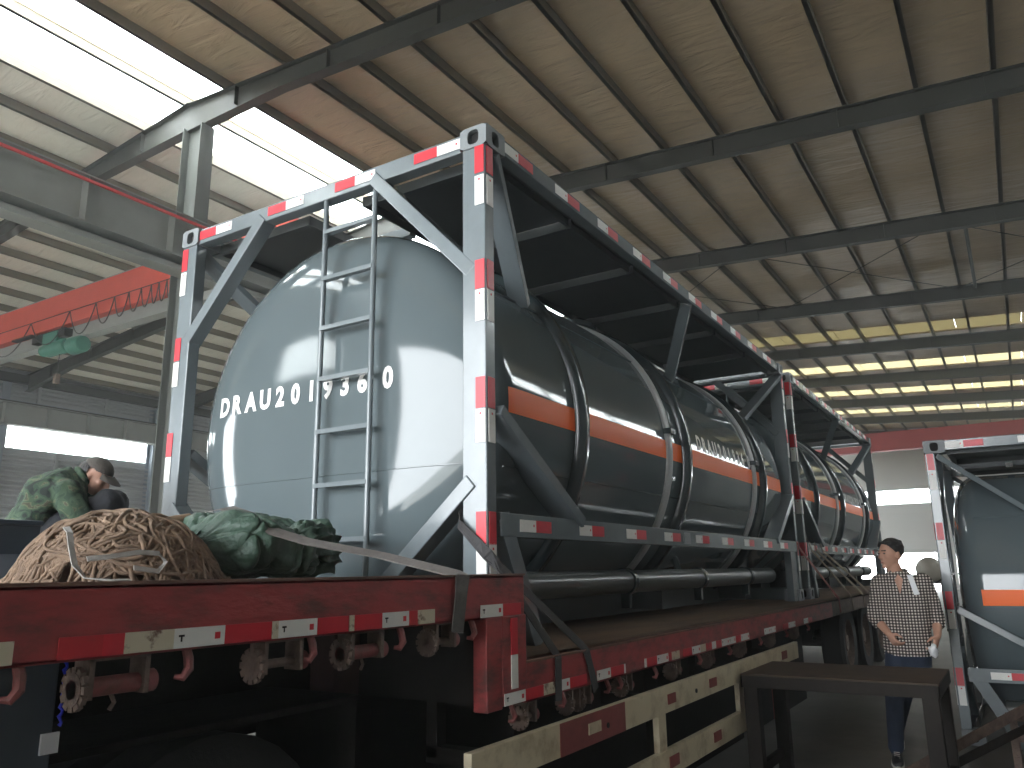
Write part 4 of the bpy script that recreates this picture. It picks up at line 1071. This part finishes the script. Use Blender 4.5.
# --- walking man: local x = to the camera's right, y = away from it, z = up
MX, MY, MRZ = 4.217, -1.106, math.radians(8.4 - 90)
SHR, ELR, WRR = Vector((-.100, .02, 1.335)), Vector((-.160, .03, 1.075)), Vector((-.075, -.12, .960))
SHL, ELL, WRL = Vector((.235, .0, 1.335)), Vector((.290, .05, 1.065)), Vector((.270, -.10, .945))
def man():
    b = MB()
    X = lambda x, z, rx, ry, y=0: ((x, y, z), (rx, -.02, 0), (0, ry, 0))
    loft(b, [X(.06, .80, .15, .105), X(.06, .90, .155, .105), X(.065, 1.02, .145, .098), X(.07, 1.18, .165, .105), X(.07, 1.30, .170, .098), X(.068, 1.365, .125, .070), X(.05, 1.405, .065, .055)], 20)
    limb(b, [(.045, .01, 1.37), (.02, -.01, 1.47)], [.060, .056])
    yaw = Matrix.Rotation(math.radians(-52), 3, 'Z') @ Matrix.Rotation(math.radians(3), 3, 'X')
    P, V = head(b, (.010, -.015, 1.570), yaw, 1.0)
    limb(b, [SHR, ELR], [.054, .042]); limb(b, [ELR, WRR], [.043, .028])
    limb(b, [SHL, ELL], [.054, .042]); limb(b, [ELL, WRL], [.043, .028])
    hand(b, WRR, (.40, -.30, -.70), (.65, .45, .1), 1, .70, 1.0)
    hand(b, WRL, (-.30, -.35, -.85), (-.75, .35, .1), -1, .55, .98)
    # legs
    limb(b, [(-.02, 0, .84), (-.085, -.07, .47), (-.115, -.10, .10)], [.082, .056, .040])
    limb(b, [(.10, .02, .84), (-.02, .08, .47), (-.09, .36, .16)], [.082, .056, .040])
    me = solid(b, .0075, 3)
    root = piece('person', me, 'skin', None, (MX, MY, 0), MRZ)
    tag(root, 'man in a black and white checked shirt and jeans walking behind the steel table', 'person')
    L = dict(local=True)
    # hair
    h = MB(); h.ball(P(0, .022, .038), (.083, .099, .092), 22, 14, rot=yaw)
    hm = h
    for k in range(60):
        a = random.uniform(-2.4, 2.4) ; z = random.uniform(.02, .07)
        x_ = math.sin(a) * .078; y_ = .02 + math.cos(a) * .09
        h.ball(P(x_ * (1 - z * 3), y_ * (1 - z * 2), .03 + z * .85), random.uniform(.012, .02), 8, 6)
    for k in range(14):
        x_ = -.055 + .11 * k / 13; h.ball(P(x_, -.066 + abs(x_) * .3, .078 + random.uniform(-.008, .006)), random.uniform(.013, .018), 8, 6)
    # keep the face clear: drop everything in front of and below the hairline
    me = solid(h, .007, 2)
    bm = bmesh.new(); bm.from_mesh(me); inv = yaw.transposed(); c0 = P(0, 0, 0)
    dl = []
    for v in bm.verts:
        q = inv @ (v.co - c0)
        if (q.y < -.040 and q.z < .050 + .010 * math.sin(q.x * 90)) or (q.y < .012 and q.z < .042 - (q.y + .040) * 1.1) or q.z < -.058: dl.append(v)
    bmesh.ops.delete(bm, geom=dl, context='VERTS'); bm.to_mesh(me); bm.free()
    piece('hair', me, 'hair', root)
    f = MB()
    for sx in (-1, 1):
        f.ball(P(sx * .032, -.082, .008), (.012, .006, .005), 10, 6, rot=yaw)
    obj('eyes', f, 'hair', root, local=True, smooth='all')
    f = MB()
    for sx in (-1, 1): f.bar(P(sx * .016, -.091, .030), P(sx * .050, -.080, .030), .010, .008)
    obj('eyebrows', f, 'hair', root, local=True)
    obj('lips', MB().ball(P(0, -.0905, -.0635), (.020, .005, .006), 12, 6, rot=yaw), mat('lips', (.30, .11, .09), .5), root, local=True, smooth='all')
    # shirt: body, sleeves rolled to below the elbow, collar, placket, pocket
    s = MB()
    loft(s, [X(.055, .785, .178, .135), X(.055, .80, .180, .136), X(.06, .90, .176, .128), X(.065, 1.02, .170, .120), X(.07, 1.16, .182, .122), X(.07, 1.28, .186, .115), X(.068, 1.365, .155, .092), X(.05, 1.415, .088, .075), X(.045, 1.432, .072, .066)], 24)
    cR = ELR.lerp(WRR, .30); cL = ELL.lerp(WRL, .25)
    limb(s, [SHR + Vector((.02, 0, .0)), ELR, cR], [.084, .062, .055]); limb(s, [SHL - Vector((.02, 0, 0)), ELL, cL], [.084, .062, .055])
    sm = solid(s, .009, 3)
    for v in sm.vertices:
        c = v.co; k = .006 * mnoise.noise(c * 11) + .004 * mnoise.noise(c * 23 + Vector((3, 1, 7)))
        v.co = c + Vector((c.x - .06, c.y, 0)).normalized() * k
    sh = piece('shirt', sm, 'plaid', root)
    for p, e in ((cR, WRR), (cL, WRL)):
        d = (Vector(e) - p).normalized()
        obj('cuff', MB().lathe([(-.02, .053), (-.02, .059), (.018, .058), (.018, .045)], p, d, 18, close=False), 'plaid', sh, local=True, smooth=True)
    cl = MB()
    for sx in (-1, 1):
        cl.add([(.045 + sx * .012, -.088, 1.335), (.045 + sx * .075, -.075, 1.365), (.045 + sx * .072, -.015, 1.44), (.045 + sx * .055, -.045, 1.452), (.045 + sx * .040, -.070, 1.425)], [(0, 1, 2, 3, 4)])
        cl.add([(.045 + sx * .012, -.080, 1.335), (.045 + sx * .070, -.065, 1.365), (.045 + sx * .066, -.010, 1.435), (.045 + sx * .050, -.040, 1.447), (.045 + sx * .036, -.062, 1.42)], [(0, 1, 2, 3, 4)])
    cl.tube([(.045 + .072 * math.cos(a), .0 + .062 * math.sin(a), 1.438 + .006 * math.sin(a)) for a in [math.pi * (-.12 + 1.24 * i / 14) for i in range(15)]], .013, 8)
    obj('collar', cl, 'plaid', sh, local=True, smooth=True)
    obj('shirt_opening', MB().add([(.045, -.128, 1.255), (.016, -.105, 1.365), (.045, -.086, 1.41), (.078, -.103, 1.37)], [(0, 1, 2, 3)]).add([(.045, -.120, 1.255), (.020, -.098, 1.365), (.045, -.080, 1.41), (.074, -.095, 1.37)], [(3, 2, 1, 0)]), 'skin', sh, local=True)
    obj('placket', MB().ribbon([(.048, -.132, 1.25), (.05, -.130, 1.12), (.05, -.131, 1.0), (.048, -.139, .90), (.045, -.146, .79)], .026, .004, (1, 0, 0)), 'plaid', sh, local=True)
    obj('chest_pocket', MB().hexa([(.115, -.126, 1.14), (.195, -.110, 1.15), (.195, -.104, 1.15), (.115, -.120, 1.14), (.105, -.126, 1.225), (.195, -.108, 1.235), (.195, -.102, 1.235), (.105, -.12, 1.225)]), 'plaid', sh, local=True)
    # jeans
    j = MB()
    loft(j, [X(.055, .70, .155, .115), X(.055, .80, .165, .122), X(.06, .88, .158, .115)], 20)
    limb(j, [(-.02, 0, .80), (-.085, -.07, .47), (-.115, -.10, .12)], [.098, .070, .057]); limb(j, [(.10, .02, .80), (-.02, .08, .47), (-.09, .35, .18)], [.098, .070, .057])
    jm = solid(j, .010, 3)
    for v in jm.vertices:
        c = v.co; v.co = c + Vector((0, 1, 0)) * .006 * mnoise.noise(c * 17)
    piece('jeans', jm, 'jeans', root)
    # shoes
    def shoe(o, fwd, pitch, name='shoe'):
        Rm = Matrix.Rotation(math.atan2(-fwd[0], fwd[1]) + math.pi, 3, 'Z') @ Matrix.Rotation(pitch, 3, 'X')
        q = lambda x, y, z: Vector(o) + Rm @ Vector((x, y, z)); v = lambda x, y, z: Rm @ Vector((x, y, z))
        k = MB(); loft(k, [(q(0, .085, .045), v(.030, 0, 0), v(0, 0, .038)), (q(0, .05, .055), v(.037, 0, 0), v(0, 0, .048)), (q(0, -.03, .050), v(.038, 0, 0), v(0, 0, .043)), (q(0, -.10, .040), v(.044, 0, 0), v(0, 0, .030)), (q(0, -.16, .034), v(.040, 0, 0), v(0, 0, .022)), (q(0, -.19, .030), v(.022, 0, 0), v(0, 0, .014))], 14)
        limb(k, [q(0, .035, .06), q(0, .045, .115)], [.04, .042])
        p = piece(name, solid(k, .007, 2), 'shoe', root)
        s_ = MB(); loft(s_, [(q(0, -.02, .0), v(.046, 0, 0), v(0, .175, 0)), (q(0, -.02, .024), v(.046, 0, 0), v(0, .175, 0))], 24)
        obj('sole', s_, 'sole', p, local=True)
        lc = MB()
        for i in range(4): lc.bar(q(-.02, -.035 - .02 * i, .093 - .009 * i), q(.02, -.045 - .02 * i, .093 - .009 * i), .005, .004)
        obj('laces', lc, 'sole', p, local=True)
    shoe((-.115, -.115, .0), (.0, -1), 0)
    shoe((-.09, .38, .045), (-.05, -1), math.radians(-30))
    return root
mr = man()
# what he carries
def at_man(v):
    c, s = math.cos(MRZ), math.sin(MRZ)
    return Vector((MX + c * v[0] - s * v[1], MY + s * v[0] + c * v[1], v[2]))
m = MB(); c = WRL + Vector((-.045, -.05, -.105))
gp = []
m.ball((0, 0, 0), (.038, .03, .048), 22, 16)
m.v = [tuple(Vector(v) * (1 + .35 * mnoise.noise(Vector(v) * 38) + .2 * mnoise.noise(Vector(v) * 80))) for v in m.v]
pm = m.mesh('crumpled_cloth', 'paper', smooth='all')
o = bpy.data.objects.new('crumpled_cloth', pm); COL.objects.link(o); o.location = at_man(c)
tag(o, 'crumpled white cloth held in the walking man\'s lowered hand', 'cloth')
p = [at_man(v) for v in ((.108, -.118, 1.405), (.148, -.116, 1.405), (.182, -.134, 1.255), (.142, -.140, 1.25))]
dv = Vector((math.cos(8.4 * math.pi / 180), math.sin(8.4 * math.pi / 180), 0)) * .006
tag(obj('paper_slip', MB().hexa(p + [v - dv for v in p]), 'paper'), 'folded white paper slip tucked in the chest pocket of the checked shirt', 'paper')

# --- crouching man in camouflage: local x = right in the picture, y = away
KX, KY, KZ = -.47, 2.42, DK
KR = math.radians(math.degrees(math.atan2(4.44, 2.55)) - 90)
def worker():
    b = MB()
    hd = (.035, -.02, .585)
    tilt = Matrix.Rotation(math.radians(62), 3, 'Z') @ Matrix.Rotation(math.radians(30), 3, 'X')
    loft(b, [((-.27, .02, .22), (.13, 0, .05), (0, .15, 0)), ((-.23, .02, .34), (.14, 0, .08), (0, .16, 0)), ((-.15, .02, .46), (.10, 0, -.07), (0, .18, 0)), ((-.08, .02, .53), (.06, 0, -.07), (0, .15, 0)), ((-.04, .01, .56), (.04, 0, -.05), (0, .07, 0))], 18)
    limb(b, [(-.06, .0, .53), (.01, -.01, .565)], [.06, .056])
    P, V = head(b, hd, tilt, .88)
    s1, e1, w1 = Vector((-.09, -.15, .47)), Vector((-.02, -.22, .28)), Vector((.13, -.16, .34))
    s2, e2, w2 = Vector((-.06, .19, .48)), Vector((.09, .22, .36)), Vector((.17, .08, .36))
    limb(b, [s1, e1], [.06, .045]); limb(b, [e1, w1], [.044, .03]); limb(b, [s2, e2], [.06, .045]); limb(b, [e2, w2], [.044, .03])
    hand(b, w1, (.8, .35, -.15), (.2, .3, -.9), -1, .5, .98); hand(b, w2, (.6, -.6, -.3), (.1, -.2, -.9), 1, .5, .98)
    h1, k1, a1 = Vector((-.24, -.09, .19)), Vector((.10, -.13, .42)), Vector((-.02, -.13, .08))
    h2, k2, a2 = Vector((-.24, .12, .19)), Vector((.14, .12, .44)), Vector((.02, .12, .08))
    for q in ((h1, k1, a1), (h2, k2, a2)):
        limb(b, q[:2], [.085, .06]); limb(b, q[1:], [.058, .042])
        limb(b, [q[2] - Vector((.03, 0, .04)), q[2] + Vector((.14, -.01, -.045))], [.035, .028])
    root = piece('person', solid(b, .008, 3), 'skin_pale', None, (KX, KY, KZ), KR)
    tag(root, 'man in a camouflage jacket and peaked cap crouching behind the rope heap', 'person')
    # cap with a peak
    c = MB(); c.ball(P(0, .014, .040), (.074, .090, .070), 24, 14, rot=tilt)
    cm = solid(c, .008, 2); bm = bmesh.new(); bm.from_mesh(cm); inv = tilt.transposed(); c0 = P(0, 0, 0)
    bmesh.ops.delete(bm, geom=[v for v in bm.verts if (inv @ (v.co - c0)).z < .030], context='VERTS'); bm.to_mesh(cm); bm.free()
    cap = piece('cap', cm, 'cap', root)
    pk = MB(); vs = []; n = 12
    for i in range(n + 1):
        a = math.pi * (i / n); xx = .076 * math.cos(a)
        for r, zz in ((0, .034), (.5, .030), (1, .016)):
            vs.append(P(xx * (1 - .05 * r), -.062 - .03 * math.sin(a) - .082 * r * math.sin(a) ** .6, zz - .012 * abs(math.cos(a)) * r))
    fs = [(i * 3 + k, i * 3 + k + 1, i * 3 + k + 4, i * 3 + k + 3) for i in range(n) for k in range(2)]
    pk.add(vs, fs); pk.add([v + V(0, 0, .006) for v in vs], fs)
    obj('peak', pk, 'cap', cap, local=True, smooth='all')
    hr = MB(); hr.ball(P(0, .035, .01), (.080, .085, .07), 18, 12, rot=tilt)
    hm = solid(hr, .008, 2); bm = bmesh.new(); bm.from_mesh(hm)
    bmesh.ops.delete(bm, geom=[v for v in bm.verts if (inv @ (v.co - c0)).y < .02], context='VERTS'); bm.to_mesh(hm); bm.free()
    piece('hair', hm, 'hair', root)
    obj('eyes', MB().ball(P(-.032, -.083, .008), (.012, .006, .005), 8, 6, rot=tilt).ball(P(.032, -.083, .008), (.012, .006, .005), 8, 6, rot=tilt), 'hair', root, local=True)
    # jacket
    s = MB()
    loft(s, [((-.33, .02, .10), (.10, 0, .06), (0, .19, 0)), ((-.29, .02, .20), (.165, 0, .07), (0, .20, 0)), ((-.25, .02, .33), (.175, 0, .11), (0, .20, 0)), ((-.17, .02, .46), (.13, 0, -.09), (0, .215, 0)), ((-.09, .02, .545), (.085, 0, -.08), (0, .18, 0)), ((-.045, .01, .575), (.062, 0, -.06), (0, .09, 0))], 22)
    limb(s, [s1, e1, e1.lerp(w1, .75)], [.085, .075, .058]); limb(s, [s2, e2, e2.lerp(w2, .75)], [.085, .072, .056])
    jm = solid(s, .010, 3)
    for v in jm.vertices:
        c = v.co; k = .016 * mnoise.noise(c * 8) + .008 * mnoise.noise(c * 19)
        v.co = c + (c - Vector((-.2, .02, .35))).normalized() * k
    piece('jacket', jm, 'camo', root)
    cl = MB().tube([Vector((-.035, .01, .575)) + Vector((.03 * math.cos(a), .085 * math.sin(a), -.045 * math.cos(a))) for a in [2 * math.pi * i / 20 for i in range(21)]], .02, 8)
    obj('collar', cl, 'camo', root, local=True, smooth='all')
    # dark trousers, gloves and shoes
    t = MB(); loft(t, [((-.27, .02, .10), (.12, 0, 0), (0, .16, 0)), ((-.24, .02, .24), (.13, 0, 0), (0, .17, 0))], 16)
    for q in ((h1, k1, a1), (h2, k2, a2)):
        limb(t, [q[0], q[1], q[2] + Vector((0, 0, .03))], [.105, .086, .062])
    tm = solid(t, .010, 3)
    for v in tm.vertices: v.co = v.co + Vector((1, -1, 0)) * .007 * mnoise.noise(v.co * 14)
    piece('trousers', tm, 'black_cloth', root)
    g = MB(); hand(g, w1, (.8, .35, -.15), (.2, .3, -.9), -1, .5, 1.12); hand(g, w2, (.6, -.6, -.3), (.1, -.2, -.9), 1, .5, 1.12)
    limb(g, [w1 - Vector((.05, .02, 0)), w1], [.038, .036]); limb(g, [w2 - Vector((.04, -.03, 0)), w2], [.038, .036])
    piece('gloves', solid(g, .007, 2), 'black_cloth', root)
    for i, a in enumerate((a1, a2)):
        k = MB(); loft(k, [(a + Vector((-.07, 0, -.03)), (0, .034, 0), (0, 0, .035)), (a + Vector((0, 0, -.02)), (0, .038, 0), (0, 0, .05)), (a + Vector((.10, 0, -.04)), (0, .044, 0), (0, 0, .034)), (a + Vector((.19, 0, -.055)), (0, .03, 0), (0, 0, .018))], 14)
        piece('shoe', solid(k, .008, 2), 'shoe', root)
    return root
worker()
S.frame_set(1)
